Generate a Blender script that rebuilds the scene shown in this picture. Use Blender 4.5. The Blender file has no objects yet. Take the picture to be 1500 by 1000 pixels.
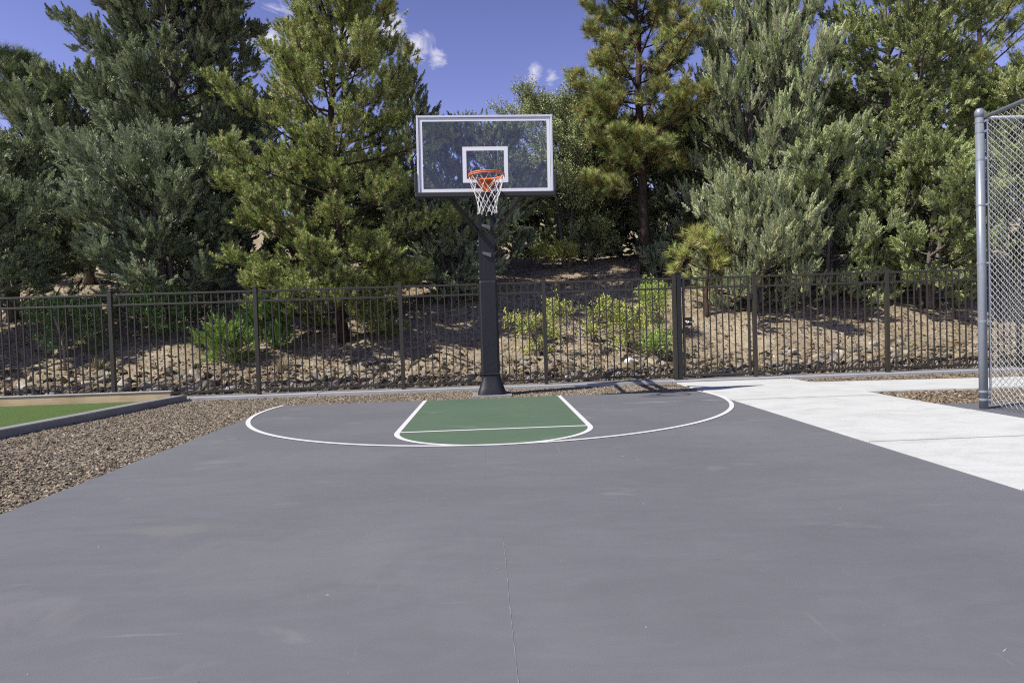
import bpy, bmesh, math
import numpy as np
from mathutils import Matrix, Vector
R = math.radians
rng = np.random.default_rng(11)
S = bpy.context.scene
C = S.collection

# ------------------------------------------------------------------ helpers
def nrm(v):
    return v / np.maximum(np.linalg.norm(v, axis=-1, keepdims=True), 1e-9)

def mesh_raw(name, V, F, mat, col=None, smooth=False, mats=None, midx=None):
    """V (n,3); F list of equal-width index arrays (each (k,3) or (k,4))."""
    V = np.asarray(V, dtype=np.float32)
    if not isinstance(F, (list, tuple)) or (len(F) and not hasattr(F[0], 'shape')):
        groups = {}
        for f in F: groups.setdefault(len(f), []).append(f)
        F = [np.array(g) for g in groups.values()]
    me = bpy.data.meshes.new(name)
    loops = np.concatenate([f.ravel() for f in F]).astype(np.int32)
    tot = np.concatenate([np.full(len(f), f.shape[1], np.int32) for f in F])
    start = np.concatenate([[0], np.cumsum(tot)[:-1]]).astype(np.int32)
    me.vertices.add(len(V)); me.vertices.foreach_set('co', V.ravel())
    me.loops.add(len(loops)); me.loops.foreach_set('vertex_index', loops)
    me.polygons.add(len(tot)); me.polygons.foreach_set('loop_start', start)
    me.polygons.foreach_set('loop_total', tot)
    me.polygons.foreach_set('use_smooth', np.full(len(tot), bool(smooth)))
    if col is not None:
        a = me.color_attributes.new('tint', 'FLOAT_COLOR', 'POINT')
        c4 = np.ones((len(V), 4), np.float32); c4[:, :3] = col
        a.data.foreach_set('color', c4.ravel())
    me.materials.append(mat)
    me.update(calc_edges=True)
    return me

def wloc(o):
    v = np.zeros(3)
    while o is not None:
        v += np.array(o.location); o = o.parent
    return v

def obj(name, V, F, mat, parent=None, loc=None, col=None, smooth=False):
    """one mesh object; V in world coordinates, stored relative to parent/loc."""
    V = np.asarray(V, dtype=float)
    base = wloc(parent) if parent is not None else np.zeros(3)
    l = np.zeros(3) if loc is None else np.asarray(loc, float) - base
    me = mesh_raw(name, V - base - l, F, mat, col, smooth)
    o = bpy.data.objects.new(name, me); C.objects.link(o)
    o.location = l
    if parent is not None: o.parent = parent
    return o

def inst(name, me, loc, parent=None, rot=(0, 0, 0), scale=None):
    o = bpy.data.objects.new(name, me); C.objects.link(o)
    base = wloc(parent) if parent is not None else np.zeros(3)
    o.location = np.asarray(loc, float) - base
    o.rotation_euler = rot
    if scale is not None: o.scale = scale
    if parent is not None: o.parent = parent
    return o

def tag(o, label=None, cat=None, group=None, kind=None):
    if label: o['label'] = label
    if cat: o['category'] = cat
    if group: o['group'] = group
    if kind: o['kind'] = kind
    return o

def thing(name, label, cat, loc, group=None):
    o = bpy.data.objects.new(name, None); C.objects.link(o)
    o.empty_display_size = 0.2
    o.location = loc
    return tag(o, label, cat, group)

class MB:
    """collects vertices and faces of one mesh"""
    def __init__(s): s.V = []; s.F = []; s.n = 0
    def add(s, V, F):
        V = np.asarray(V, float)
        s.V.append(V); s.F += [tuple(int(i) + s.n for i in f) for f in F]; s.n += len(V)
        return s
    def box(s, lo, hi, c=0.0):
        bm = bmesh.new()
        lo = np.array(lo, float); hi = np.array(hi, float)
        bmesh.ops.create_cube(bm, size=1)
        for v in bm.verts:
            v.co = Vector(((lo + hi) / 2 + np.array(v.co) * (hi - lo)))
        if c > 0:
            bmesh.ops.bevel(bm, geom=list(bm.edges), offset=c, segments=2, affect='EDGES', profile=0.5)
        bm.verts.index_update()
        s.add([v.co[:] for v in bm.verts], [[v.index for v in f.verts] for f in bm.faces])
        bm.free(); return s
    def hexa(s, b, t):
        """8-corner block: b, t lists of 4 corners each counter-clockwise"""
        return s.add(list(b) + list(t), [(3, 2, 1, 0), (4, 5, 6, 7)] + [(i, (i + 1) % 4, 4 + (i + 1) % 4, 4 + i) for i in range(4)])
    def bar(s, a, b, w, h=None, up=(0, 0, 1)):
        a = np.array(a, float); b = np.array(b, float); h = h or w
        d = nrm(b - a); sd = np.cross(d, up)
        if np.linalg.norm(sd) < 1e-3: sd = np.cross(d, (0, 1, 0))
        sd = nrm(sd); u = np.cross(sd, d)
        q = [(-1, -1), (1, -1), (1, 1), (-1, 1)]
        return s.hexa([a + sd * w / 2 * i + u * h / 2 * j for i, j in q], [b + sd * w / 2 * i + u * h / 2 * j for i, j in q])
    def tube(s, P, r, k=8, closed=False, caps=True):
        P = np.asarray(P, float); n = len(P)
        r = np.full(n, r) if np.isscalar(r) else np.asarray(r, float)
        if closed: T = nrm(np.roll(P, -1, 0) - np.roll(P, 1, 0))
        else: T = nrm(np.gradient(P, axis=0))
        ref = np.array([0, 0, 1.0])
        if abs(T[:, 2]).max() > 0.95: ref = np.array([0.31, 0.95, 0.05])
        A = nrm(np.cross(T, ref)); B = np.cross(T, A)
        th = np.arange(k) * 2 * np.pi / k
        V = (P[:, None] + r[:, None, None] * (np.cos(th)[None, :, None] * A[:, None] + np.sin(th)[None, :, None] * B[:, None])).reshape(-1, 3)
        F = []
        for i in range(n if closed else n - 1):
            j = (i + 1) % n
            for q in range(k):
                F.append((i * k + q, i * k + (q + 1) % k, j * k + (q + 1) % k, j * k + q))
        if caps and not closed:
            F.append(tuple(range(k))[::-1]); F.append(tuple((n - 1) * k + q for q in range(k)))
        return s.add(V, F)
    def lathe(s, prof, cx, cy, k=20):
        th = np.arange(k) * 2 * np.pi / k
        V = [(cx + r * math.cos(t), cy + r * math.sin(t), z) for r, z in prof for t in th]
        F = [(i * k + q, i * k + (q + 1) % k, (i + 1) * k + (q + 1) % k, (i + 1) * k + q) for i in range(len(prof) - 1) for q in range(k)]
        F.append(tuple(range(k))[::-1]); F.append(tuple((len(prof) - 1) * k + q for q in range(k)))
        return s.add(V, F)
    def xform(s, f):
        s.V = [f(v) for v in s.V]; return s
    def build(s, name, mat, parent=None, loc=None, smooth=False):
        return obj(name, np.concatenate(s.V), s.F, mat, parent, loc, smooth=smooth)

# ------------------------------------------------------------------ materials
def newmat(name):
    m = bpy.data.materials.new(name); m.use_nodes = True
    nt = m.node_tree; b = nt.nodes['Principled BSDF']
    return m, nt, b
def N(nt, t, **kw):
    n = nt.nodes.new(t)
    for k, v in kw.items(): setattr(n, k, v)
    return n
def L(nt, a, b): nt.links.new(a, b)
def noise(nt, scale, detail=4, rough=0.6, vec=None, dist=0.0):
    n = N(nt, 'ShaderNodeTexNoise'); n.inputs['Scale'].default_value = scale
    n.inputs['Detail'].default_value = detail; n.inputs['Roughness'].default_value = rough
    n.inputs['Distortion'].default_value = dist
    if vec is not None: L(nt, vec, n.inputs['Vector'])
    return n
def ramp(nt, fac, stops):
    r = N(nt, 'ShaderNodeValToRGB'); e = r.color_ramp.elements
    while len(e) < len(stops): e.new(0.5)
    for q, (p, c) in zip(e, stops):
        q.position = p; q.color = (*c, 1) if len(c) == 3 else c
    L(nt, fac, r.inputs['Fac']); return r
def mixc(nt, fac, a, b, mode='MIX'):
    m = N(nt, 'ShaderNodeMix', data_type='RGBA', blend_type=mode)
    for s, v in ((m.inputs[0], fac), (m.inputs[6], a), (m.inputs[7], b)):
        if hasattr(v, 'links'): L(nt, v, s)
        else: s.default_value = v if isinstance(v, (int, float)) else (*v, 1)
    return m.outputs[2]
def math_(nt, op, a, b=0.0, clamp=False):
    m = N(nt, 'ShaderNodeMath', operation=op); m.use_clamp = clamp
    for s, v in ((m.inputs[0], a), (m.inputs[1], b)):
        if hasattr(v, 'links'): L(nt, v, s)
        else: s.default_value = v
    return m.outputs[0]
def bump(nt, b, h, dist, strength=1.0):
    n = N(nt, 'ShaderNodeBump'); n.inputs['Distance'].default_value = dist; n.inputs['Strength'].default_value = strength
    L(nt, h, n.inputs['Height']); L(nt, n.outputs['Normal'], b.inputs['Normal'])
def opos(nt):
    return N(nt, 'ShaderNodeTexCoord').outputs['Object']
def wpos(nt):
    return N(nt, 'ShaderNodeNewGeometry').outputs['Position']

def flat(name, col, rough=0.5, metal=0.0, var=0.15, scale=30.0, bmp=0.0):
    m, nt, b = newmat(name)
    n = noise(nt, scale, 5, 0.65, wpos(nt))
    c = mixc(nt, n.outputs['Fac'], tuple(x * (1 - var) for x in col), tuple(min(1, x * (1 + var)) for x in col))
    L(nt, c, b.inputs['Base Color'])
    b.inputs['Roughness'].default_value = rough; b.inputs['Metallic'].default_value = metal
    if bmp: bump(nt, b, n.outputs['Fac'], bmp)
    return m

def scaled(nt, sx, sy, sz, rz=0.0):
    mp = N(nt, 'ShaderNodeMapping'); mp.inputs['Scale'].default_value = (sx, sy, sz); mp.inputs['Rotation'].default_value = (0, 0, rz)
    L(nt, wpos(nt), mp.inputs['Vector']); return mp.outputs['Vector']

def paint_mat(name, col, hue2, marks=False):
    """acrylic court paint: broad squeegee mottling, fine grit, pale scuffs"""
    m, nt, b = newmat(name)
    p = wpos(nt)
    n1 = noise(nt, 0.55, 5, 0.62, p, 0.4); n2 = noise(nt, 1.6, 6, 0.7, scaled(nt, 1.0, 3.2, 1, 0.22), 1.2); n3 = noise(nt, 240, 3, 0.7, p)
    c = mixc(nt, ramp(nt, n1.outputs['Fac'], [(0.32, (0, 0, 0)), (0.68, (1, 1, 1))]).outputs[0], col, hue2)
    c = mixc(nt, ramp(nt, n2.outputs['Fac'], [(0.38, (0.88, 0.88, 0.88)), (0.66, (1.12, 1.12, 1.12))]).outputs[0], (0, 0, 0), c, 'MIX') if False else mixc(nt, 1.0, c, ramp(nt, n2.outputs['Fac'], [(0.34, (0.90, 0.90, 0.90)), (0.66, (1.0, 1.0, 1.0))]).outputs[0], 'MULTIPLY')
    c = mixc(nt, 1.0, c, ramp(nt, n3.outputs['Fac'], [(0.25, (0.82, 0.82, 0.82)), (0.75, (1.0, 1.0, 1.0))]).outputs[0], 'MULTIPLY')
    # thin pale scuffs: stretched noise, thresholded
    for (sx, sy, rz, sc, th) in ((1.0, 12.0, 0.35, 1.6, 0.66), (14.0, 1.0, -0.5, 1.3, 0.67), (1.0, 16.0, 1.0, 2.2, 0.68), (1.0, 1.0, 0.0, 26.0, 0.74), (1.0, 1.5, 0.2, 1.1, 0.62)):
        s = noise(nt, sc, 5, 0.6, scaled(nt, sx, sy, 1, rz), 0.3)
        f = ramp(nt, s.outputs['Fac'], [(th, (0, 0, 0)), (th + 0.14, (0.3, 0.3, 0.3))])
        c = mixc(nt, f.outputs[0], c, (0.34, 0.34, 0.34))
    # a few irregular dried water marks with soft edges, and one yellowish stain
    for (px_, py_, rad, sy_, cc_, am) in ((-1.82, 3.68, .34, 2.6, (.24, .228, .165), .25), (-0.9, 3.1, .8, 1.6, (.21, .21, .215), .30), (1.7, 4.4, 1.1, 2.0, (.12, .12, .13), .30), (-1.6, 5.6, 1.2, 2.4, (.20, .20, .21), .30), (2.3, 6.3, .7, 2.0, (.20, .20, .21), .3), (.8, 2.5, .7, 1.8, (.125, .125, .135), .3), (-2.2, 2.6, .6, 2.0, (.22, .215, .215), .35)) if marks else ():
        mp = N(nt, 'ShaderNodeMapping'); mp.inputs['Location'].default_value = (-px_, -py_ * sy_, 0); mp.inputs['Scale'].default_value = (1, sy_, 1); L(nt, p, mp.inputs['Vector'])
        ln = N(nt, 'ShaderNodeVectorMath', operation='LENGTH'); L(nt, mp.outputs['Vector'], ln.inputs[0])
        wn = noise(nt, 3.2, 8, 0.68, p, .6)
        dd = math_(nt, 'ADD', math_(nt, 'DIVIDE', ln.outputs['Value'], rad), math_(nt, 'MULTIPLY', math_(nt, 'SUBTRACT', wn.outputs['Fac'], .5), 2.6))
        am *= .7
        f = ramp(nt, dd, [(.45, (am, am, am)), (1.0, (0, 0, 0))])
        c = mixc(nt, f.outputs[0], c, cc_)
    L(nt, c, b.inputs['Base Color'])
    b.inputs['Roughness'].default_value = 0.62
    b.inputs['Specular IOR Level'].default_value = 0.35
    bump(nt, b, n3.outputs['Fac'], 0.0016, 0.8)
    return m

def concrete_mat(name, col, var=0.12):
    m, nt, b = newmat(name)
    p = wpos(nt)
    n1 = noise(nt, 1.3, 6, 0.65, p); n2 = noise(nt, 60, 5, 0.7, p); n3 = noise(nt, 2.2, 4, 0.6, scaled(nt, 1, 1.6, 1, 0.1), 0.6)
    c = mixc(nt, n1.outputs['Fac'], tuple(x * (1 - var) for x in col), tuple(x * (1 + var * 0.6) for x in col))
    c = mixc(nt, 1.0, c, ramp(nt, n2.outputs['Fac'], [(0.3, (0.86, 0.86, 0.86)), (0.6, (1, 1, 1))]).outputs[0], 'MULTIPLY')
    c = mixc(nt, 1.0, c, ramp(nt, n3.outputs['Fac'], [(0.34, (0.88, 0.87, 0.85)), (0.55, (1, 1, 1))]).outputs[0], 'MULTIPLY')
    L(nt, c, b.inputs['Base Color']); b.inputs['Roughness'].default_value = 0.85
    b.inputs['Specular IOR Level'].default_value = 0.25
    bump(nt, b, n2.outputs['Fac'], 0.002, 0.6)
    return m

def tint_mat(name, rough=0.6, transl=0.0, spec=0.4):
    """colour from the per-vertex hue attribute; leaves also let light through"""
    m, nt, b = newmat(name)
    a = N(nt, 'ShaderNodeAttribute', attribute_name='tint')
    L(nt, a.outputs['Color'], b.inputs['Base Color'])
    b.inputs['Roughness'].default_value = rough
    b.inputs['Specular IOR Level'].default_value = spec
    if transl:
        t = N(nt, 'ShaderNodeBsdfTranslucent'); L(nt, a.outputs['Color'], t.inputs['Color'])
        mx = N(nt, 'ShaderNodeMixShader'); mx.inputs[0].default_value = transl
        L(nt, b.outputs[0], mx.inputs[1]); L(nt, t.outputs[0], mx.inputs[2])
        L(nt, mx.outputs[0], nt.nodes['Material Output'].inputs['Surface'])
    return m

def ground_mat():
    m, nt, b = newmat('slope_soil')
    p = wpos(nt)
    n1 = noise(nt, 0.8, 6, 0.65, p, 0.3); n2 = noise(nt, 9, 6, 0.7, p); n3 = noise(nt, 55, 5, 0.75, p)
    v = N(nt, 'ShaderNodeTexVoronoi'); v.inputs['Scale'].default_value = 22; L(nt, p, v.inputs['Vector'])
    c = ramp(nt, n1.outputs['Fac'], [(0.3, (0.27, 0.22, 0.15)), (0.5, (0.42, 0.355, 0.255)), (0.7, (0.52, 0.455, 0.345))]).outputs[0]
    c = mixc(nt, 1.0, c, ramp(nt, n2.outputs['Fac'], [(0.3, (0.6, 0.58, 0.55)), (0.65, (1.1, 1.08, 1.05))]).outputs[0], 'MULTIPLY')
    c = mixc(nt, ramp(nt, n3.outputs['Fac'], [(0.55, (0, 0, 0)), (0.68, (0.55, 0.55, 0.55))]).outputs[0], c, (0.50, 0.45, 0.37))
    c = mixc(nt, ramp(nt, n3.outputs['Fac'], [(0.30, (0.7, 0.7, 0.7)), (0.42, (0, 0, 0))]).outputs[0], c, (0.07, 0.05, 0.035))
    L(nt, c, b.inputs['Base Color']); b.inputs['Roughness'].default_value = 0.95
    b.inputs['Specular IOR Level'].default_value = 0.1
    h = math_(nt, 'ADD', n3.outputs['Fac'], math_(nt, 'MULTIPLY', n2.outputs['Fac'], 1.5))
    bump(nt, b, h, 0.03, 0.9)
    return m

def rock_mat():
    m, nt, b = newmat('rock')
    p = opos(nt); oi = N(nt, 'ShaderNodeObjectInfo')
    n1 = noise(nt, 7, 6, 0.7, p); n2 = noise(nt, 40, 4, 0.7, p)
    base = ramp(nt, oi.outputs['Random'], [(0.0, (0.20, 0.17, 0.13)), (0.3, (0.33, 0.29, 0.22)), (0.6, (0.42, 0.365, 0.27)), (0.86, (0.35, 0.335, 0.30)), (1.0, (0.54, 0.51, 0.45))]).outputs[0]
    c = mixc(nt, 1.0, base, ramp(nt, n1.outputs['Fac'], [(0.3, (0.62, 0.6, 0.57)), (0.65, (1.1, 1.08, 1.05))]).outputs[0], 'MULTIPLY')
    L(nt, c, b.inputs['Base Color']); b.inputs['Roughness'].default_value = 0.9
    b.inputs['Specular IOR Level'].default_value = 0.2
    bump(nt, b, math_(nt, 'ADD', n1.outputs['Fac'], math_(nt, 'MULTIPLY', n2.outputs['Fac'], 0.3)), 0.02, 0.8)
    return m

def bark_mat(name, a, bcol):
    m, nt, b = newmat(name)
    n1 = noise(nt, 6, 6, 0.7, scaled(nt, 3.5, 3.5, 0.7)); n2 = noise(nt, 30, 4, 0.7, wpos(nt))
    c = mixc(nt, ramp(nt, n1.outputs['Fac'], [(0.35, (0, 0, 0)), (0.65, (1, 1, 1))]).outputs[0], a, bcol)
    L(nt, c, b.inputs['Base Color']); b.inputs['Roughness'].default_value = 0.92; b.inputs['Specular IOR Level'].default_value = 0.15
    bump(nt, b, math_(nt, 'ADD', n1.outputs['Fac'], math_(nt, 'MULTIPLY', n2.outputs['Fac'], 0.4)), 0.03)
    return m

def turf_mat():
    m, nt, b = newmat('artificial_turf')
    p = wpos(nt); n1 = noise(nt, 1.5, 4, 0.6, p); n2 = noise(nt, 160, 3, 0.7, p)
    c = mixc(nt, n1.outputs['Fac'], (0.085, 0.145, 0.036), (0.112, 0.175, 0.052))
    c = mixc(nt, 1.0, c, ramp(nt, n2.outputs['Fac'], [(0.3, (0.6, 0.6, 0.6)), (0.65, (1.1, 1.1, 1.1))]).outputs[0], 'MULTIPLY')
    L(nt, c, b.inputs['Base Color']); b.inputs['Roughness'].default_value = 0.8; b.inputs['Specular IOR Level'].default_value = 0.2
    bump(nt, b, n2.outputs['Fac'], 0.01)
    return m

def wood_mat():
    m, nt, b = newmat('timber')
    n1 = noise(nt, 5, 5, 0.6, scaled(nt, 0.5, 8, 14), 0.8); n2 = noise(nt, 2.1, 3, 0.5, wpos(nt))
    v = N(nt, 'ShaderNodeTexVoronoi'); v.inputs['Scale'].default_value = 2.6; L(nt, scaled(nt, 1, 1, 2.5), v.inputs['Vector'])
    c = mixc(nt, n1.outputs['Fac'], (0.42, 0.30, 0.16), (0.60, 0.47, 0.29))
    c = mixc(nt, 1.0, c, ramp(nt, n2.outputs['Fac'], [(0.35, (0.75, 0.72, 0.68)), (0.6, (1, 1, 1))]).outputs[0], 'MULTIPLY')
    c = mixc(nt, ramp(nt, v.outputs['Distance'], [(0.05, (0.85, 0.85, 0.85)), (0.10, (0, 0, 0))]).outputs[0], c, (0.16, 0.08, 0.03))
    L(nt, c, b.inputs['Base Color']); b.inputs['Roughness'].default_value = 0.75
    bump(nt, b, n1.outputs['Fac'], 0.003)
    return m

def glass_mat():
    m, nt, b = newmat('backboard_glass')
    nt.nodes.remove(b)
    t = N(nt, 'ShaderNodeBsdfTransparent'); t.inputs['Color'].default_value = (0.93, 0.95, 0.97, 1)
    g = N(nt, 'ShaderNodeBsdfGlossy'); g.inputs['Roughness'].default_value = 0.03
    d = N(nt, 'ShaderNodeBsdfDiffuse'); d.inputs['Color'].default_value = (0.6, 0.63, 0.72, 1)
    n = noise(nt, 5, 5, 0.65, wpos(nt))
    fr = N(nt, 'ShaderNodeFresnel'); fr.inputs['IOR'].default_value = 1.5
    m1 = N(nt, 'ShaderNodeMixShader'); L(nt, fr.outputs[0], m1.inputs[0]); L(nt, t.outputs[0], m1.inputs[1]); L(nt, g.outputs[0], m1.inputs[2])
    m2 = N(nt, 'ShaderNodeMixShader'); L(nt, math_(nt, 'MULTIPLY', n.outputs['Fac'], 0.05), m2.inputs[0]); L(nt, m1.outputs[0], m2.inputs[1]); L(nt, d.outputs[0], m2.inputs[2])
    L(nt, m2.outputs[0], nt.nodes['Material Output'].inputs['Surface'])
    return m

M = dict(
    court=paint_mat('grey_court_paint', (0.154, 0.157, 0.173), (0.182, 0.186, 0.201), True),
    key=paint_mat('green_court_paint', (0.102, 0.158, 0.104), (0.115, 0.172, 0.114)),
    line=flat('white_line_paint', (0.66, 0.66, 0.65), 0.55, 0, 0.08, 12),
    oldline=flat('worn_line_paint', (0.30, 0.30, 0.30), 0.7, 0, 0.35, 9),
    crack=flat('chalky_scratch', (0.225, 0.225, 0.235), 0.8, 0, 0.3, 14),
    stain=flat('dry_stain', (0.235, 0.225, 0.18), 0.8, 0, 0.2, 14),
    concrete=concrete_mat('pale_concrete', (0.575, 0.587, 0.565), 0.13),
    footing=concrete_mat('footing_concrete', (0.40, 0.395, 0.39)),
    curb=concrete_mat('curb_concrete', (0.26, 0.26, 0.255)),
    joint=flat('joint_dirt', (0.09, 0.085, 0.08), 0.95),
    soil=ground_mat(), rock=rock_mat(), turf=turf_mat(), wood=wood_mat(),
    stone=tint_mat('gravel_stone', 0.85, 0, 0.2),
    leaf=tint_mat('foliage', 0.5, 0.10, 0.35),
    litter=tint_mat('dry_litter', 0.9, 0.1, 0.1),
    fence=flat('bronze_powder_coat', (0.034, 0.029, 0.021), 0.38, 0.0, 0.2, 40),
    gate=flat('black_powder_coat', (0.012, 0.012, 0.012), 0.4, 0.0, 0.2, 40),
    silver=flat('brushed_steel', (0.62, 0.62, 0.64), 0.3, 1.0, 0.1, 60),
    galv=flat('galvanised_steel', (0.25, 0.275, 0.31), 0.4, 0.35, 0.2, 22),
    wire=flat('galvanised_wire', (0.36, 0.37, 0.36), 0.5, 0.3, 0.15, 30),
    black=flat('black_steel', (0.006, 0.006, 0.008), 0.45, 0.0, 0.25, 30),
    brace=flat('sky_lit_black_steel', (0.02, 0.02, 0.025), 0.4, 0.0, 0.25, 30),  # black steel made lighter: sky light on the braces put into the colour
    pad=flat('black_vinyl_pad', (0.0065, 0.007, 0.010), 0.55, 0.0, 0.25, 12, 0.004),
    rubber=flat('black_edge_padding', (0.016, 0.016, 0.017), 0.6, 0.0, 0.2, 30),
    alu=flat('white_aluminium', (0.62, 0.63, 0.67), 0.4, 0.2, 0.06, 20),
    wline=flat('white_glass_paint', (0.70, 0.71, 0.75), 0.5, 0, 0.05, 20),
    orange=flat('orange_rim_paint', (0.76, 0.17, 0.03), 0.4, 0, 0.15, 40),
    net=flat('white_net_cord', (0.72, 0.70, 0.66), 0.8, 0, 0.12, 60),
    glass=glass_mat(),
    bark_pine=bark_mat('pine_bark', (0.035, 0.026, 0.02), (0.10, 0.07, 0.052)),
    bark_grey=bark_mat('juniper_bark', (0.10, 0.085, 0.07), (0.25, 0.215, 0.185)),
    deadwood=bark_mat('dead_wood', (0.20, 0.165, 0.125), (0.38, 0.33, 0.27)),
)

# ------------------------------------------------------------------ terrain
_ph = rng.uniform(0, 6.28, (12, 2)); _fr = rng.uniform(0.35, 3.2, (12, 2)) * rng.choice([-1, 1], (12, 2))
def wob(x, y):
    s = 0
    for i in range(12):
        s = s + np.sin(x * _fr[i, 0] + y * _fr[i, 1] + _ph[i, 0]) / (1 + abs(_fr[i]).sum())
    return s
def ground_z(x, y):
    x = np.asarray(x, float); y = np.asarray(y, float)
    t = np.clip((y - 11.62), 0, None)
    s = 0.02 + 0.43 * t
    ss = np.clip((y - 25) / 9, 0, 1)
    top = 3.35 + 0.02 * np.clip(y - 19, 0, 60) + 3.4 * ss * ss * (3 - 2 * ss)
    k = 0.7
    h = -np.log(np.exp(-s / k) + np.exp(-top / k)) * k
    h = h + np.clip(t * 0.6, 0, 1) * 0.10 * wob(x, y)
    return np.where(y < 11.62, -0.03, np.maximum(h, -0.02))

def build_ground():
    xs = np.concatenate([[-300, -150, -70, -40, -25], np.arange(-18, 20.01, 0.14), [26, 40, 70, 150, 300]])
    ys = np.concatenate([[-300, -120, -40, -12, 0, 5, 10, 11.3, 11.5], np.arange(11.62, 22, 0.14), np.arange(22.5, 32, 0.6), [36, 45, 70, 120, 300]])
    X, Y = np.meshgrid(xs, ys); Z = ground_z(X, Y)
    fine = (X > -18) & (X < 20) & (Y > 11.8) & (Y < 22)
    Z = Z + np.where(fine, rng.normal(0, 0.014, Z.shape), 0)
    nx, ny = len(xs), len(ys)
    i = np.arange(nx * ny).reshape(ny, nx)
    F = np.stack([i[:-1, :-1], i[:-1, 1:], i[1:, 1:], i[1:, :-1]], -1).reshape(-1, 4)
    o = obj('ground', np.stack([X, Y, Z], -1).reshape(-1, 3), [F], M['soil'], smooth=True)
    tag(o, kind='structure')
build_ground()

# ------------------------------------------------------------------ court, walks, strips
def sheet(name, pts, z, th, mat, parent=None, kind=None):
    """flat slab: polygon top at z, sides down to z-th"""
    n = len(pts)
    V = [(x, y, z) for x, y in pts] + [(x, y, z - th) for x, y in pts]
    F = [tuple(range(n)), tuple(range(n, 2 * n))[::-1]] + [(i, i + n, (i + 1) % n + n, (i + 1) % n) for i in range(n)]
    o = obj(name, V, F, mat, parent)
    if kind: tag(o, kind=kind)
    return o
def ribbon(name, P, w, z, mat, parent, wob_=0.0):
    """painted line along the polyline P of width w (w may be an array)"""
    P = np.asarray(P, float); T = nrm(np.gradient(P, axis=0)); Nn = np.stack([-T[:, 1], T[:, 0]], -1)
    w = np.full(len(P), w) if np.isscalar(w) else np.asarray(w)
    a = P + Nn * w[:, None] / 2; b = P - Nn * w[:, None] / 2
    if wob_: a += rng.normal(0, wob_, a.shape); b += rng.normal(0, wob_, b.shape)
    n = len(P)
    V = [(x, y, z) for x, y in a] + [(x, y, z) for x, y in b]
    F = [(i, n + i, n + i + 1, i + 1) for i in range(n - 1)]
    return obj(name, V, F, mat, parent)

BL = 9.83
def edgeL(y): return -3.13 - 0.012 * (y - 3)
def edgeR(y): return 3.185 + 0.013 * (y - 3.7)
# left edge slightly ragged where gravel spills
yy = np.linspace(BL, -9, 120)
court = sheet('court', [(3.27, BL), (-3.235, BL)] + [(edgeL(y) + rng.normal(0, 0.004), y) for y in yy[1:]] + [(edgeR(-9), -9)], 0.0, 0.1, M['court'], kind='structure')
# key: half width 1.03 to free throw line, then a half round foot tangent to the three point arc
cx, cy, R3 = 0.012, 9.15, 3.235
kw, fty = 1.025, 6.83
a = np.linspace(np.pi, 2 * np.pi, 41)
foot = [(0.015 + kw * math.cos(t), fty + 0.92 * math.sin(t)) for t in a]
key = [(0.015 - kw, BL - 0.003)] + foot + [(0.015 + kw, BL - 0.003)]
sheet('key_area', key, 0.0018, 0.0015, M['key'], court)
ribbon('key_outline', [(0.015 - kw, BL - 0.004)] + [(0.015 - kw, y) for y in np.linspace(9.5, 6.95, 8)] + foot + [(0.015 + kw, y) for y in np.linspace(6.95, 9.5, 8)] + [(0.015 + kw, BL - 0.004)], 0.056, 0.0036, M['line'], court)
ribbon('free_throw_line', [(0.015 - kw + 0.028, fty), (0, fty), (0.015 + kw - 0.028, fty)], 0.05, 0.0038, M['line'], court)
t0 = math.asin((BL - 0.004 - cy) / R3)
a = np.linspace(np.pi - t0, 2 * np.pi + t0, 140)
ribbon('three_point_line', [(cx + R3 * math.cos(t), cy + R3 * math.sin(t)) for t in a], 0.055, 0.0054, M['line'], court)
ribbon('worn_line', [(1.72, 8.60), (2.0, 8.60), (2.3, 8.605), (2.66, 8.61)], np.array([0.012, 0.05, 0.05, 0.012]), 0.0018, M['oldline'], court)
ribbon('worn_line', [(2.80, 8.61), (2.95, 8.612), (3.16, 8.615)], np.array([0.012, 0.045, 0.05]), 0.0018, M['oldline'], court)
for y1, y0, w_ in ((9.7, 4.3, .0016), (3.34, -3, .0042)):
    cyy = np.linspace(y1, y0, 160); cxx = np.where(cyy > 4, -.085 + .003 * (9.7 - cyy), .03 + .021 * (3.34 - cyy) + .006 * np.sin(cyy * 2.3)) + rng.normal(0, .0009, 160)
    ribbon('hairline_crack', np.stack([cxx, cyy], -1), w_ * .8 * rng.uniform(0.1, 1.25, 160), 0.0027 if y1 > 5 else 0.0015, M['crack'], court)
def blob(name, x, y, rx, ry, mat, z=0.004, n=26):
    th = np.linspace(0, 2 * np.pi, n, endpoint=False); r = rng.uniform(0.6, 1.1, n); r = (r + np.roll(r, 1)) / 2
    return obj(name, [(x + rx * q * math.cos(t), y + ry * q * math.sin(t), z) for t, q in zip(th, r)], [tuple(range(n))], mat, court)
# small paint flecks and scuffs scattered over the court
mb = MB()
for i in range(150):
    x, y = rng.uniform(-3, 3), rng.uniform(1.8, 8.6); s = rng.uniform(0.002, 0.006); an = rng.uniform(0, 3.14); l = s * rng.choice([1, 1.2, 2, 5, 9], p=[.35, .3, .2, .1, .05])
    d = np.array([math.cos(an), math.sin(an)]); q = np.array([-d[1], d[0]])
    c0 = np.array([x, y])
    mb.add([(*(c0 - d * l), 0.0012), (*(c0 - q * s * .5), 0.0012), (*(c0 + d * l), 0.0012), (*(c0 + q * s * .6), 0.0012)], [(0, 1, 2, 3)])
mb.build('paint_flecks', M['oldline'], court)

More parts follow.
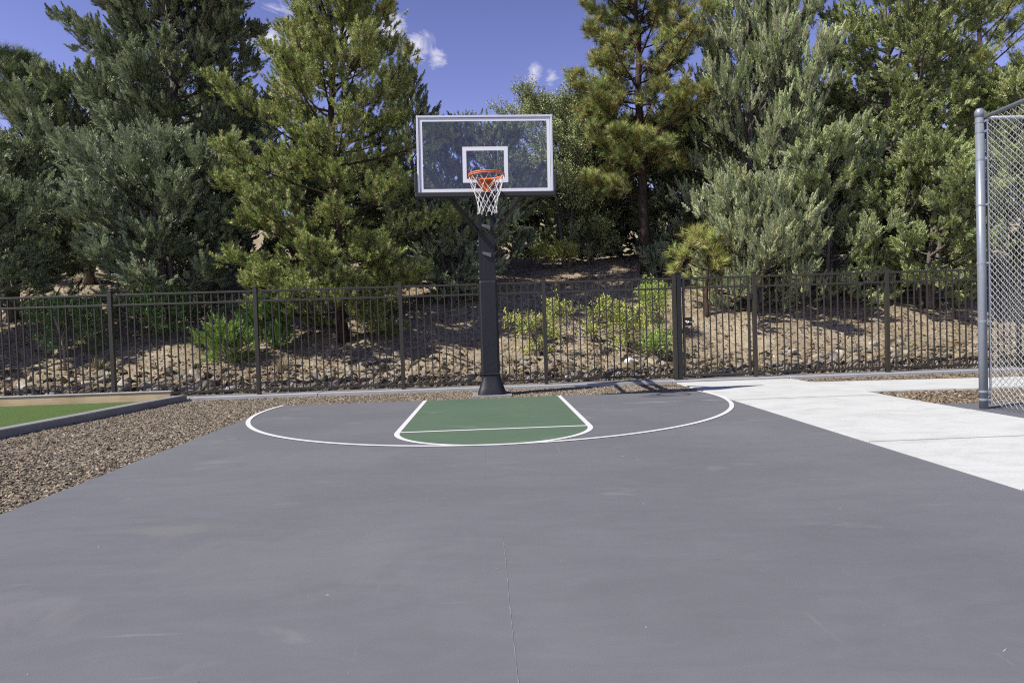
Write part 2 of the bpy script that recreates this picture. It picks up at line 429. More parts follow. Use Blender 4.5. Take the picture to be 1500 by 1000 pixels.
# concrete walk: slabs with open joints over a dirty bed
walk = bpy.data.objects.new('walkway', None); C.objects.link(walk); tag(walk, kind='structure')
ysl = [11.15, 8.48, 6.92, 5.35, 3.75, 2.15, 0.55, -1.05, -2.65, -9]
J = 0.006
for i in range(len(ysl) - 1):
    y1, y0 = ysl[i], ysl[i + 1]
    le = lambda y: max(edgeR(y), 3.19) + 0.004 if y < 9.83 else 3.262
    re_ = lambda y: 5.30
    mid = [(le(9.83), 9.83)] if y0 < 9.83 < y1 else []
    pts = [(le(y0 + J), y0 + J), (re_(y0), y0 + J), (re_(y1), y1 - J), (le(y1 - J), y1 - J)] + mid
    sheet('slab', pts, 0.012 - (0.004 if i % 2 else 0), 0.1, M['concrete'], walk)
sheet('slab', [(5.312, 8.90), (12.5, 8.55), (12.5, 9.72), (5.312, 10.45)], 0.010, 0.1, M['concrete'], walk)
sheet('joint_bed', [(3.29, -9), (5.29, -9), (5.29, 11.1), (3.29, 11.1)], -0.006, 0.06, M['joint'], walk)
# footing strip below the iron fence
st = MB()
for x0, x1 in ((-5.17, -3.0), (-2.99, 0.2), (0.21, 3.2), (3.21, 5.29), (5.3, 8.4), (8.41, 14)):
    st.box((x0, 11.17, -0.06), (x1, 11.62, 0.045), 0.008)
st.box((-14, 11.17, -0.06), (-5.18, 11.62, 0.045), 0.008)
tag(st.build('footing_strip', M['footing']), kind='structure')
# the neighbouring hard court inside the mesh fence, at the right
sheet('side_court', [(5.306, -9), (14, -9), (14, 7.02), (5.306, 7.42)], 0.006, 0.08, M['court'], kind='structure')
# artificial turf at the left
sheet('turf', [(-5.30, 11.0), (-12.5, 11.0), (-12.5, -2), (-6.85, -2)], 0.025, 0.05, M['turf'], kind='structure')

cu = MB()
def cl(y): return -5.20 - (11.2 - y) * 0.118
def curbseg(y1, y0, dz=0.0):
    z0, z1 = -0.05, 0.098 + dz
    b = [(cl(y1) - .2, y1, z0), (cl(y0) - .2, y0, z0), (cl(y0), y0, z0), (cl(y1), y1, z0)]
    k = .012
    t = [(cl(y1) - .2, y1, z1 - k), (cl(y0) - .2, y0, z1 - k), (cl(y0), y0, z1 - k), (cl(y1), y1, z1 - k)]
    t2 = [(cl(y1) - .2 + k, y1, z1), (cl(y0) - .2 + k, y0, z1), (cl(y0) - k, y0, z1), (cl(y1) - k, y1, z1)]
    cu.hexa(b, t); cu.hexa([tuple(np.array(p) + (0, 0, .0)) for p in t], t2)
curbseg(11.14, 9.02); curbseg(9.012, 5.9, -0.003); curbseg(5.892, 2.7); curbseg(2.692, -2)
kerb = thing('concrete_curb', 'low grey concrete curb edging the green turf beside the gravel', 'curb', (cl(6), 6, 0))
cu.build('curb_body', M['curb'], kerb)
tb = thing('timber_board', 'long raw timber edging board between the green turf and the iron fence', 'edging board', (-8.5, 11.05, 0))
MB().box((-12.5, 11.03, -0.05), (-5.43, 11.075, 0.165), 0.004).build('board_face', M['wood'], tb)
MB().box((-12.5, 11.015, 0.168), (-5.41, 11.125, 0.186), 0.004).build('board_cap', M['footing'], tb)

# ------------------------------------------------------------------ loose stone
def stones(n, area, smin, smax, zf, cols, flatn=0.6, dens=None):
    """n irregular 8-faced stones; area(n) gives xy"""
    xy = area(n); n = len(xy)
    s = rng.uniform(smin, smax, n) * rng.choice([1, 1, 1.3], n)
    oc = np.array([(1, 0, 0), (0, 1, 0), (-1, 0, 0), (0, -1, 0), (0, 0, 1), (0, 0, -1)], float)
    V = oc[None] * rng.uniform(0.55, 1.25, (n, 6, 1)) + rng.normal(0, 0.18, (n, 6, 3))
    V[:, :, 2] *= flatn; V[:, :, 0] *= rng.uniform(1.0, 2.1, (n, 1))
    a = rng.uniform(0, 6.28, n); c, sn = np.cos(a)[:, None], np.sin(a)[:, None]
    tl = rng.normal(0, 0.35, (n, 1))
    x = V[:, :, 0]; z = V[:, :, 2]
    x2 = x * np.cos(tl) - z * np.sin(tl); z = x * np.sin(tl) + z * np.cos(tl); x = x2
    y = V[:, :, 1]
    V = np.stack([x * c - y * sn, x * sn + y * c, z], -1) * s[:, None, None]
    Z = zf(xy[:, 0], xy[:, 1]) + s * 0.25 * flatn
    V += np.concatenate([xy, Z[:, None]], 1)[:, None]
    f = np.array([(0, 1, 4), (1, 2, 4), (2, 3, 4), (3, 0, 4), (1, 0, 5), (2, 1, 5), (3, 2, 5), (0, 3, 5)])
    F = (f[None] + (np.arange(n) * 6)[:, None, None]).reshape(-1, 3)
    cols = np.array(cols); cc = cols[rng.integers(0, len(cols), n)] * rng.uniform(0.62, 1.2, (n, 1)) * np.array([.74, .72, .685]) * (1 + rng.normal(0, .05, (n, 3)))
    return V.reshape(-1, 3), F, np.repeat(np.clip(cc, 0.01, 0.8), 6, 0)

GRV = [(0.31, 0.26, 0.185), (0.40, 0.345, 0.255), (0.22, 0.18, 0.13), (0.35, 0.31, 0.245), (0.52, 0.46, 0.37), (0.26, 0.215, 0.165), (0.12, 0.095, 0.07)]
def gravel():
    parts = []
    def left(n):
        y = 11.2 - 9.6 * rng.random(n) ** 0.9
        lo = cl(y) + 0.0; hi = edgeL(y) + rng.normal(0.0, 0.012, n) + np.where(rng.random(n) < .006, rng.exponential(3.0, n), 0)
        return np.stack([lo + (hi - lo) * rng.random(n), y], -1)
    def back(n):
        return np.stack([rng.uniform(-3.4, 3.25, n), rng.uniform(9.845, 11.17, n)], -1)
    def right(n):
        x = rng.uniform(5.32, 12, n); u = rng.random(n)
        y = np.where(rng.random(n) < .5, 9.75 + (11.16 - 9.75) * u, 7.35 + (8.87 - 7.35) * u)
        k = np.where(y > 9.5, y > 10.47 - (x - 5.312) * 0.1015, (y < 8.88 - (x - 5.312) * 0.0487) & ((y > 7.44) | (x > 6.2)))
        return np.stack([x, y], -1)[k]
    zf = lambda x, y: np.full(len(x), -0.014) + 0.0025 * wob(x * 2, y * 2)
    parts.append(stones(72000, left, 0.007, 0.0155, zf, GRV))
    parts.append(stones(32000, back, 0.007, 0.014, zf, GRV))
    parts.append(stones(22000, right, 0.009, 0.019, zf, [tuple(np.array(c) * (.85, .82, .78)) for c in GRV]))
    n = 0; Vs, Fs, Cs = [], [], []
    for V, F, c in parts:
        Vs.append(V); Fs.append(F + n); Cs.append(c); n += len(V)
    tag(obj('gravel', np.concatenate(Vs), [np.concatenate(Fs)], M['stone'], col=np.concatenate(Cs)), kind='stuff')
gravel()
bed = MB()
bed.add([(cl(11.2), 11.2, -.02), (cl(-2), -2, -.02), (edgeL(-2) - .002, -2, -.02), (edgeL(BL), BL + .01, -.02), (3.26, BL + .01, -.02), (3.26, 11.16, -.02)], [(0, 1, 2, 3), (0, 3, 4, 5)])
bed.add([(5.31, 7.3, -.02), (14, 7.0, -.02), (14, 11.16, -.02), (5.31, 11.16, -.02)], [(0, 1, 2, 3)])
tag(bed.build('gravel_bed', flat('gravel_dust', (0.13, 0.10, 0.075), 0.95, 0, 0.4, 40)), kind='structure')

def ico_rock(seed):
    r = np.random.default_rng(seed)
    bm = bmesh.new(); bmesh.ops.create_icosphere(bm, subdivisions=2, radius=1.0)
    pl = nrm(r.normal(0, 1, (9, 3))); d = r.uniform(0.55, 0.9, 9)
    for v in bm.verts:
        p = np.array(v.co)
        for nn, k in zip(pl, d):
            q = p @ nn
            if q > k: p = p - nn * (q - k)
        p = p * np.array([1.15, 0.85, 0.68]) + r.normal(0, 0.02, 3)
        v.co = Vector(p)
    bm.verts.index_update()
    V = np.array([v.co[:] for v in bm.verts]); F = np.array([[v.index for v in f.verts] for f in bm.faces])
    bm.free()
    return V, F
ROCKS = [ico_rock(50 + i) for i in range(9)]
RME = [mesh_raw('rock', V, [F], M['rock']) for V, F in ROCKS]
def rocks():
    # the 280 largest rocks of the band at the foot of the slope, one object each
    for i in range(280):
        x = rng.uniform(-9.6, 10.5)
        y = 11.70 + abs(rng.normal(0, 0.40)); s = rng.uniform(0.065, 0.115) * (1.25 if x < -5 else 1) * (1.3 if rng.random() < .07 else 1)
        o = inst('rock', RME[i % 9], (x, y, float(ground_z(x, y)) + s * 0.30), None, (rng.normal(0, .4), rng.normal(0, .4), rng.uniform(0, 6.28)), (s, s, s * rng.uniform(.8, 1.1)))
        tag(o, 'tan grey fist to head sized rock in the band behind the iron fence', 'rock', 'rocks along the foot of the slope')
    # smaller stones over the slope, and pine litter
    def band(n):
        return np.stack([rng.uniform(-11, 12, n), 11.66 + np.abs(rng.normal(0, 0.5, n))], -1)
    def slope(n):
        return np.stack([rng.uniform(-13, 14, n), 11.7 + 8.5 * rng.random(n) ** 1.5], -1)
    zf = lambda x, y: ground_z(x, y)
    A = stones(3000, band, 0.035, 0.075, zf, [(0.28, .225, .16), (.34, .28, .2), (.22, .18, .13), (.3, .28, .25)], 0.75)
    B = stones(19000, slope, 0.008, 0.032, zf, [(0.30, .22, .15), (.36, .28, .2), (.2, .14, .09), (.4, .35, .28)], 0.7)
    V = np.concatenate([A[0], B[0]]); F = np.concatenate([A[1], B[1] + len(A[0])]); c = np.concatenate([A[2], B[2]])
    tag(obj('slope_stones', V, [F], M['stone'], col=c), kind='stuff')
    n = 40000
    p = np.stack([rng.uniform(-14, 15, n), 11.9 + 9.5 * rng.random(n) ** 1.1], -1)
    z = ground_z(p[:, 0], p[:, 1]) + rng.uniform(0.004, 0.03, n)
    a = rng.uniform(0, 6.28, n); l = rng.uniform(0.02, 0.085, n); w = rng.uniform(0.003, 0.011, n)
    d = np.stack([np.cos(a), np.sin(a), rng.normal(0.2, .3, n)], -1) * l[:, None]; q = np.stack([-np.sin(a), np.cos(a), rng.normal(0, .5, n)], -1) * w[:, None]
    b = np.stack([p[:, 0], p[:, 1], z], -1)
    V = np.stack([b - d, b - q, b + d, b + q], 1).reshape(-1, 3); F = np.arange(4 * n).reshape(n, 4)
    cols = np.array([(.34, .25, .15), (.44, .35, .23), (.22, .15, .09), (.50, .43, .31)])
    c = np.repeat(cols[rng.integers(0, 4, n)] * rng.uniform(.7, 1.2, (n, 1)), 4, 0)
    tag(obj('needle_litter', V, [F], M['litter'], col=c), kind='stuff')
rocks()
def named_rock(k, x, y, s, label, mat):
    V, F = ROCKS[k]; z = float(ground_z(x, y)) + s * .35
    tag(obj('rock', V * s + (x, y, z), [F], mat, loc=(x, y, z)), label, 'rock')
WH = flat('white_rock', (0.56, 0.55, 0.53), 0.85, 0, 0.25, 20, 0.004)
named_rock(1, -4.72, 11.75, 0.10, 'whitish rock behind the fence just past the curb end', WH)
named_rock(2, 1.42, 11.78, 0.085, 'white rock low behind the fence right of the hoop pole', WH)
named_rock(3, 2.72, 12.25, 0.13, 'flat white rock below the fallen branch', WH)
named_rock(4, 4.05, 13.35, 0.075, 'lone pale stone halfway up the bare dirt behind the gate', WH)

# ------------------------------------------------------------------ iron fence and gate
FY = 11.32
def post_mesh(w, h, m):
    return mesh_raw('fence_post', *_mb(MB().box((-w / 2, -w / 2, 0), (w / 2, w / 2, h), 0.004)), m)
def _mb(b): return np.concatenate(b.V), b.F
POST = post_mesh(0.066, 1.86, M['fence'])
CAPM = mesh_raw('post_cap', *_mb(MB().box((-.038, -.038, 0), (.038, .038, .016), .004).hexa([(-.03, -.03, .016), (.03, -.03, .016), (.03, .03, .016), (-.03, .03, .016)], [(-.006, -.006, .034), (.006, -.006, .034), (.006, .006, .034), (-.006, .006, .034)])), M['fence'])
def iron_fence(xs, label, z0=0.045):
    t = thing('iron_fence', label, 'fence', ((xs[0] + xs[-1]) / 2, FY, z0), 'dark iron fence on both sides of the gate')
    for x in xs:
        p = inst('fence_post', POST, (x, FY, z0), t)
        inst('post_cap', CAPM, (x, FY, z0 + 1.86), p)
    for a_, b_ in zip(xs[:-1], xs[1:]):
        x0, x1 = a_ + 0.034, b_ - 0.034
        n = int(round((x1 - x0) / 0.121)); mb = MB()
        for k in range(1, n):
            x = x0 + (x1 - x0) * k / n
            mb.box((x - .0095, FY - .0095, z0 + .055), (x + .0095, FY + .0095, z0 + 1.80))
        pn = mb.build('fence_panel', M['fence'], t, ((x0 + x1) / 2, FY, z0))
        for zz in (1.80, 1.625, 0.085):
            r = MB().box((x0, FY - .0185, z0 + zz - .0165), (x1, FY + .0185, z0 + zz + .0165), .003)
            r.build('fence_rail', M['fence'], pn)
    return t
iron_fence([-13.95, -11.47, -9.0, -6.517, -4.045, -1.539, 0.981, 3.30], 'long dark bronze iron fence of thin pickets behind the hoop and the turf')
iron_fence([4.745, 7.165, 9.6, 12.05, 14.5], 'dark bronze iron fence run right of the gate, behind the side path')

def gate():
    z0 = 0.03
    t = thing('iron_gate', 'narrow dark iron gate with a lever latch at the head of the concrete walk', 'gate', (4.0, FY, z0))
    for x, w in ((3.385, 0.076),):
        o = MB().box((x - w / 2, FY - w / 2, z0), (x + w / 2, FY + w / 2, z0 + 1.90), .005).build('gate_post', M['gate'], t)
        MB().box((x - .11, FY - .07, z0), (x + .11, FY + .07, z0 + .02), .004).box((x - .05, FY - .05, z0 + 1.90), (x + .05, FY + .05, z0 + 1.925), .006).build('post_plate', M['gate'], o)
    x0, x1 = 3.445, 4.665
    fr = MB()
    for x in (x0 + .022, x1 - .022):
        fr.box((x - .02, FY - .02, z0 + .06), (x + .02, FY + .02, z0 + 1.83), .003)
    for zz in (1.81, 1.64, .085):
        fr.box((x0 + .05, FY - .019, z0 + zz - .018), (x1 - .05, FY + .019, z0 + zz + .018), .003)
    leaf = fr.build('gate_leaf', M['fence'], t)
    mb = MB()
    n = 10
    for k in range(1, n):
        x = x0 + .05 + (x1 - x0 - .1) * k / n
        mb.box((x - .0095, FY - .0095, z0 + .06), (x + .0095, FY + .0095, z0 + 1.80))
    mb.build('gate_pickets', M['fence'], leaf)
    lk = MB().box((3.455, FY - .07, 1.00), (3.60, FY - .022, 1.15), .008).box((3.47, FY - .06, .90), (3.53, FY - .022, .985), .006).build('latch_box', M['gate'], t)
    hd = MB(); hd.lathe([(0.001, 0), (.030, 0), (.032, .01), (.026, .022), (.001, .024)], 0, 0, 16)
    hd.xform(lambda v: np.stack([v[:, 0] + 3.50, FY - .072 - v[:, 2], v[:, 1] + 1.07], -1))
    hd.tube([(3.50, FY - .09, 1.07), (3.55, FY - .098, 1.068), (3.615, FY - .096, 1.064)], [.012, .011, .009], 8)
    hd.build('latch_handle', M['silver'], lk, smooth=True)
    for zz in (.25, 1.45):
        MB().box((4.668, FY - .03, zz), (4.71, FY + .012, zz + .09), .006).build('hinge', M['gate'], t)
gate()

# ------------------------------------------------------------------ chain link corner
def chainlink():
    X0, Y0, H = 5.475, 6.94, 3.30
    t = thing('chain_link_fence', 'tall galvanised chain link fence corner rising beside the walk at the right', 'fence', (X0, Y0, 0))
    p = MB().lathe([(0.043, -.02), (0.043, H - .06)], X0, Y0, 24).build('corner_post', M['galv'], t, smooth=True)
    MB().lathe([(.048, H - .075), (.048, H - .02), (.043, H), (.03, H + .018), (.002, H + .022)], X0, Y0, 24).build('post_cap', M['galv'], p, smooth=True)
    for z in (0.11, 0.20, .98, 1.62, 2.26, 2.76, 3.06, 3.17):
        b = MB().lathe([(.0435, z - .013), (.0465, z - .011), (.0465, z + .011), (.0435, z + .013)], X0, Y0, 24)
        b.box((X0 + .02, Y0 - .075, z - .012), (X0 + .034, Y0 - .04, z + .012), .002)
        b.build('tension_band', M['galv'], p)
    runs = [((X0 + .03, Y0 - .075), (0, -1), 3.0), ((X0 + .075, Y0), (1, 0), 4.4)]
    for (sx, sy), (dx, dy), ln in runs:
        rl = MB().tube([(sx - dx * .03, sy - dy * .03, H - .085), (sx + dx * ln, sy + dy * ln, H - .085)], .0225, 14)
        rl.build('top_rail', M['galv'], t, smooth=True)
        MB().tube([(sx, sy, 0.06), (sx, sy, H - .12)], .0055, 6).build('tension_bar', M['galv'], t)
        w = 0.036; zz = np.arange(0.055, H - .10, w); nz = len(zz); nw = int(ln / w)
        Vs, Fs, n = [], [], 0
        k = 4
        for i in range(nw):
            side = ((np.arange(nz) + i) % 2)
            u = (i + side) * w
            off = np.where(side > 0, .003, -.003)
            P = np.stack([sx + dx * u + dy * off, sy + dy * u + dx * off, zz], -1)
            b = MB().tube(P, .0026, k, caps=False)
            V = np.concatenate(b.V); Vs.append(V)
            if i == 0: base = np.array(b.F)
            Fs.append(base + n); n += len(V)
        obj('mesh_fabric', np.concatenate(Vs), [np.concatenate(Fs)], M['wire'], t)
        q = MB()
        q.lathe([(.038, -.02), (.038, H - .10)], sx + dx * ln, sy + dy * ln, 18); q.build('line_post', M['galv'], t, smooth=True)
chainlink()

# ------------------------------------------------------------------ basketball hoop
def hoop():
    X, Y = 0.0, 10.33
    t = thing('basketball_hoop', 'black padded basketball hoop with a clear backboard and white net behind the court', 'basketball hoop', (X, Y, 0))
    MB().box((X - .30, Y - .28, -.06), (X + .33, Y + .28, .018), .01).build('footing', M['curb'], t)
    # padded lower post and flared skirt
    pb = MB().box((X - .143, Y - .155, .345), (X + .143, Y + .155, 1.83), .03)
    pd = pb.build('pole_pad', M['pad'], t, smooth=False)
    MB().box((X - .147, Y - .159, .335), (X + .147, Y + .159, .362), .008).box((X + .139, Y - .05, .4), (X + .150, Y + .05, 1.78), .004).build('pad_strap', M['rubber'], pd)
    sk = MB(); rings = []
    prof = [(.225, .02), (.222, .05), (.196, .12), (.168, .2), (.15, .27), (.14, .34)]
    k = 32
    V = []
    for r, z in prof:
        for q in range(k):
            a_ = 2 * np.pi * q / k; c_, s_ = math.cos(a_), math.sin(a_); e = (abs(c_) ** 5 + abs(s_) ** 5) ** (-1 / 5)
            rr = r * e * (1 + .018 * math.sin(a_ * 7 + z * 40))
            V.append((X + .01 + rr * c_, Y + rr * s_, z))
    sk.add(V, [(i * k + q, i * k + (q + 1) % k, (i + 1) * k + (q + 1) % k, (i + 1) * k + q) for i in range(len(prof) - 1) for q in range(k)])
    sk.build('base_skirt', M['pad'], t, smooth=True)
    MB().box((X - .068, Y - .06, 1.80), (X + .068, Y + .075, 2.56), .006).build('pole', M['black'], t)
    for s in (-1, 1):
        sp = MB().box((X + s * .099 - .033, Y - .06, 1.78), (X + s * .099 + .033, Y + .06, 3.16), .006).build('side_channel', M['black'], t)
        bl = MB()
        for z in (1.87, 1.98, 2.10, 2.40, 2.46) if s < 0 else (1.87, 1.98, 2.10):
            bl.tube([(X + s * .132, Y - .03, z), (X + s * .150, Y - .03, z)], .012, 6)
        bl.build('bolt', M['silver'], sp)
    # two bent cross plates with a sloping face to the front
    for z in (2.66, 2.22):
        MB().hexa([(X - .068, Y - .105, z + .03), (X + .068, Y - .105, z - .025), (X + .068, Y - .065, z - .025), (X - .068, Y - .065, z + .03)],
                  [(X - .068, Y - .068, z + .075), (X + .068, Y - .068, z + .045), (X + .068, Y - .062, z + .045), (X - .068, Y - .062, z + .075)]).build('cross_plate', flat('reflection_tone_steel', (0.085, 0.085, 0.10), 0.45), t)  # plate colour lightened to stand in for reflected light
    YB = 8.69; bx, bz = 0.02, 3.405
    tilt = R(0.65); ct, stt = math.cos(tilt), math.sin(tilt)
    def rot(v):
        x = v[:, 0] - bx; z = v[:, 2] - bz
        return np.stack([bx + x * ct + z * stt, v[:, 1], bz - x * stt + z * ct], -1)
    for s in (-1, 1):
        MB().bar((X + s * .099, Y - .05, 3.10), (X + s * .099, YB + .06, 3.02), .07, .08).build('support_arm', M['black'], t)
        MB().bar((X + s * .135, Y - .02, 2.63), (X + s * .82, YB + .07, 3.28), .05, .055).build('brace', M['brace'], t)
    # backboard
    hw, hh = .914, .528
    bd = MB().box((bx - hw + .028, YB + .006, bz - hh + .028), (bx + hw - .028, YB + .018, bz + hh - .028)).xform(rot).build('backboard', M['glass'], t)
    fr = MB()
    fr.box((bx - hw, YB - .008, bz + hh - .03), (bx + hw, YB + .045, bz + hh), .004).box((bx - hw, YB - .008, bz - hh), (bx + hw, YB + .045, bz - hh + .03), .004)
    fr.box((bx - hw, YB - .008, bz - hh + .031), (bx - hw + .03, YB + .045, bz + hh - .031), .004).box((bx + hw - .03, YB - .008, bz - hh + .031), (bx + hw, YB + .045, bz + hh - .031), .004)
    fr.xform(rot).build('board_frame', M['alu'], bd)
    def outline(x0, x1, z0, z1, w, y):
        m = MB()
        for a_, b_ in (((x0, z1 - w), (x1, z1)), ((x0, z0), (x1, z0 + w)), ((x0, z0 + w), (x0 + w, z1 - w)), ((x1 - w, z0 + w), (x1, z1 - w))):
            m.box((a_[0], y - .001, a_[1]), (b_[0], y, b_[1]))
        return m
    outline(bx - hw + .036, bx + hw - .036, bz - hh + .036, bz + hh - .036, .042, YB + .0055).xform(rot).build('border_line', M['wline'], bd)
    outline(bx - .305, bx + .305, bz - .345 - .025, bz + .11, .052, YB + .0055).xform(rot).build('target_square', M['wline'], bd)
    ep = MB()
    ep.box((bx - hw - .034, YB - .024, bz - hh - .036), (bx + hw + .034, YB + .06, bz - hh + .031), .012)
    for s in (-1, 1):
        xa, xb = sorted((bx + s * (hw + .002), bx + s * (hw + .042)))
        ep.box((xa, YB - .02, bz - hh + .032), (xb, YB + .058, bz - hh + .29), .008)
    ep.xform(rot).build('edge_padding', M['rubber'], bd)
    # rear steel frame holding the glass
    bfm = MB().box((bx - .2, YB + .025, 2.95), (bx + .2, YB + .055, 3.12), .004)
    bfm.build('mount_plate', M['black'], bd)
    # rim
    rx, ry, rz, rr = 0.028, 8.31, 3.05, .2286
    rim = thing_child('rim', t)
    th = np.linspace(0, 2 * np.pi, 48, endpoint=False)
    rm = MB().tube(np.stack([rx + rr * np.cos(th), ry + rr * np.sin(th), np.full(48, rz)], -1), 0.009, 10, closed=True)
    rm.tube(np.stack([rx + (rr + .004) * np.cos(th), ry + (rr + .004) * np.sin(th), np.full(48, rz - .022)], -1), .006, 8, closed=True)
    rb = rm.build('rim', M['orange'], t, smooth=True)
    rp = MB()
    rp.hexa([(rx - .05, 8.655, rz - .15), (rx + .05, 8.655, rz - .15), (rx + .05, 8.684, rz - .15), (rx - .05, 8.684, rz - .15)],
            [(rx - .085, 8.655, rz + .0), (rx + .085, 8.655, rz + .0), (rx + .085, 8.684, rz + .0), (rx - .085, 8.684, rz + .0)])
    rp.box((rx - .085, ry + .20, rz - .016), (rx + .085, 8.66, rz - .004), .003)
    for s in (-1, 1):
        rp.bar((rx + s * .05, 8.66, rz - .11), (rx + s * .12, ry + .19, rz - .015), .014, .02)
        rp.tube([(rx + s * .02, 8.66, rz - .02), (rx + s * .17, ry + .15, rz - .012)], .008, 8)
    rp.build('rim_bracket', M['orange'], rb)
    net = MB(); rows = [(.226, -.02), (.205, -.12), (.175, -.20), (.148, -.275), (.132, -.34), (.124, -.40), (.122, -.47)]
    nn = 12
    def node(j, i):
        r, z = rows[j]; a_ = 2 * np.pi * (i + .5 * (j % 2)) / nn + .1 + .05 * math.sin(i * 2.3 + j)
        return np.array([rx + r * math.cos(a_), ry + r * math.sin(a_), rz + z + .012 * math.sin(i * 1.7 + j * 2.1)])
    for j in range(len(rows) - 1):
        for i in range(nn):
            a_ = node(j, i)
            for b_ in (node(j + 1, i), node(j + 1, i + (1 if j % 2 else -1))):
                mid = (a_ + b_) / 2 + np.array([0, 0, -.004])
                net.tube([a_, mid, b_], .0033, 5)
    for i in range(nn):
        a_ = node(6, i); net.tube([a_, a_ + (0.004, 0, -.02), a_ + (-.008, .004, -.03), a_ + (-.006, 0, -.006)], .004, 5)
        top = np.array([rx + .2286 * math.cos(2 * np.pi * i / nn + .1), ry + .2286 * math.sin(2 * np.pi * i / nn + .1), rz]); net.tube([top, node(0, i)], .004, 5)
    net.build('net', M['net'], rb)
def thing_child(n, p): return None
hoop()

# ------------------------------------------------------------------ foliage
def leafmesh(P, D, W, lens, wid, col, tri=False):
    """P base points, D unit directions, W random vectors for the blade plane"""
    sd = nrm(np.cross(D, W)) * wid[:, None]
    tip = P + D * lens[:, None]
    n = len(P)
    if tri:
        V = np.stack([P - sd, P + sd, tip], 1).reshape(-1, 3); F = np.arange(3 * n).reshape(n, 3); k = 3
    else:
        m = P + D * lens[:, None] * 0.42
        V = np.stack([P, m + sd, tip, m - sd], 1).reshape(-1, 3); F = np.arange(4 * n).reshape(n, 4); k = 4
    return V, F, np.repeat(col, k, 0)

def env_r(env, h):
    return np.interp(h, [e[0] for e in env], [e[1] for e in env])

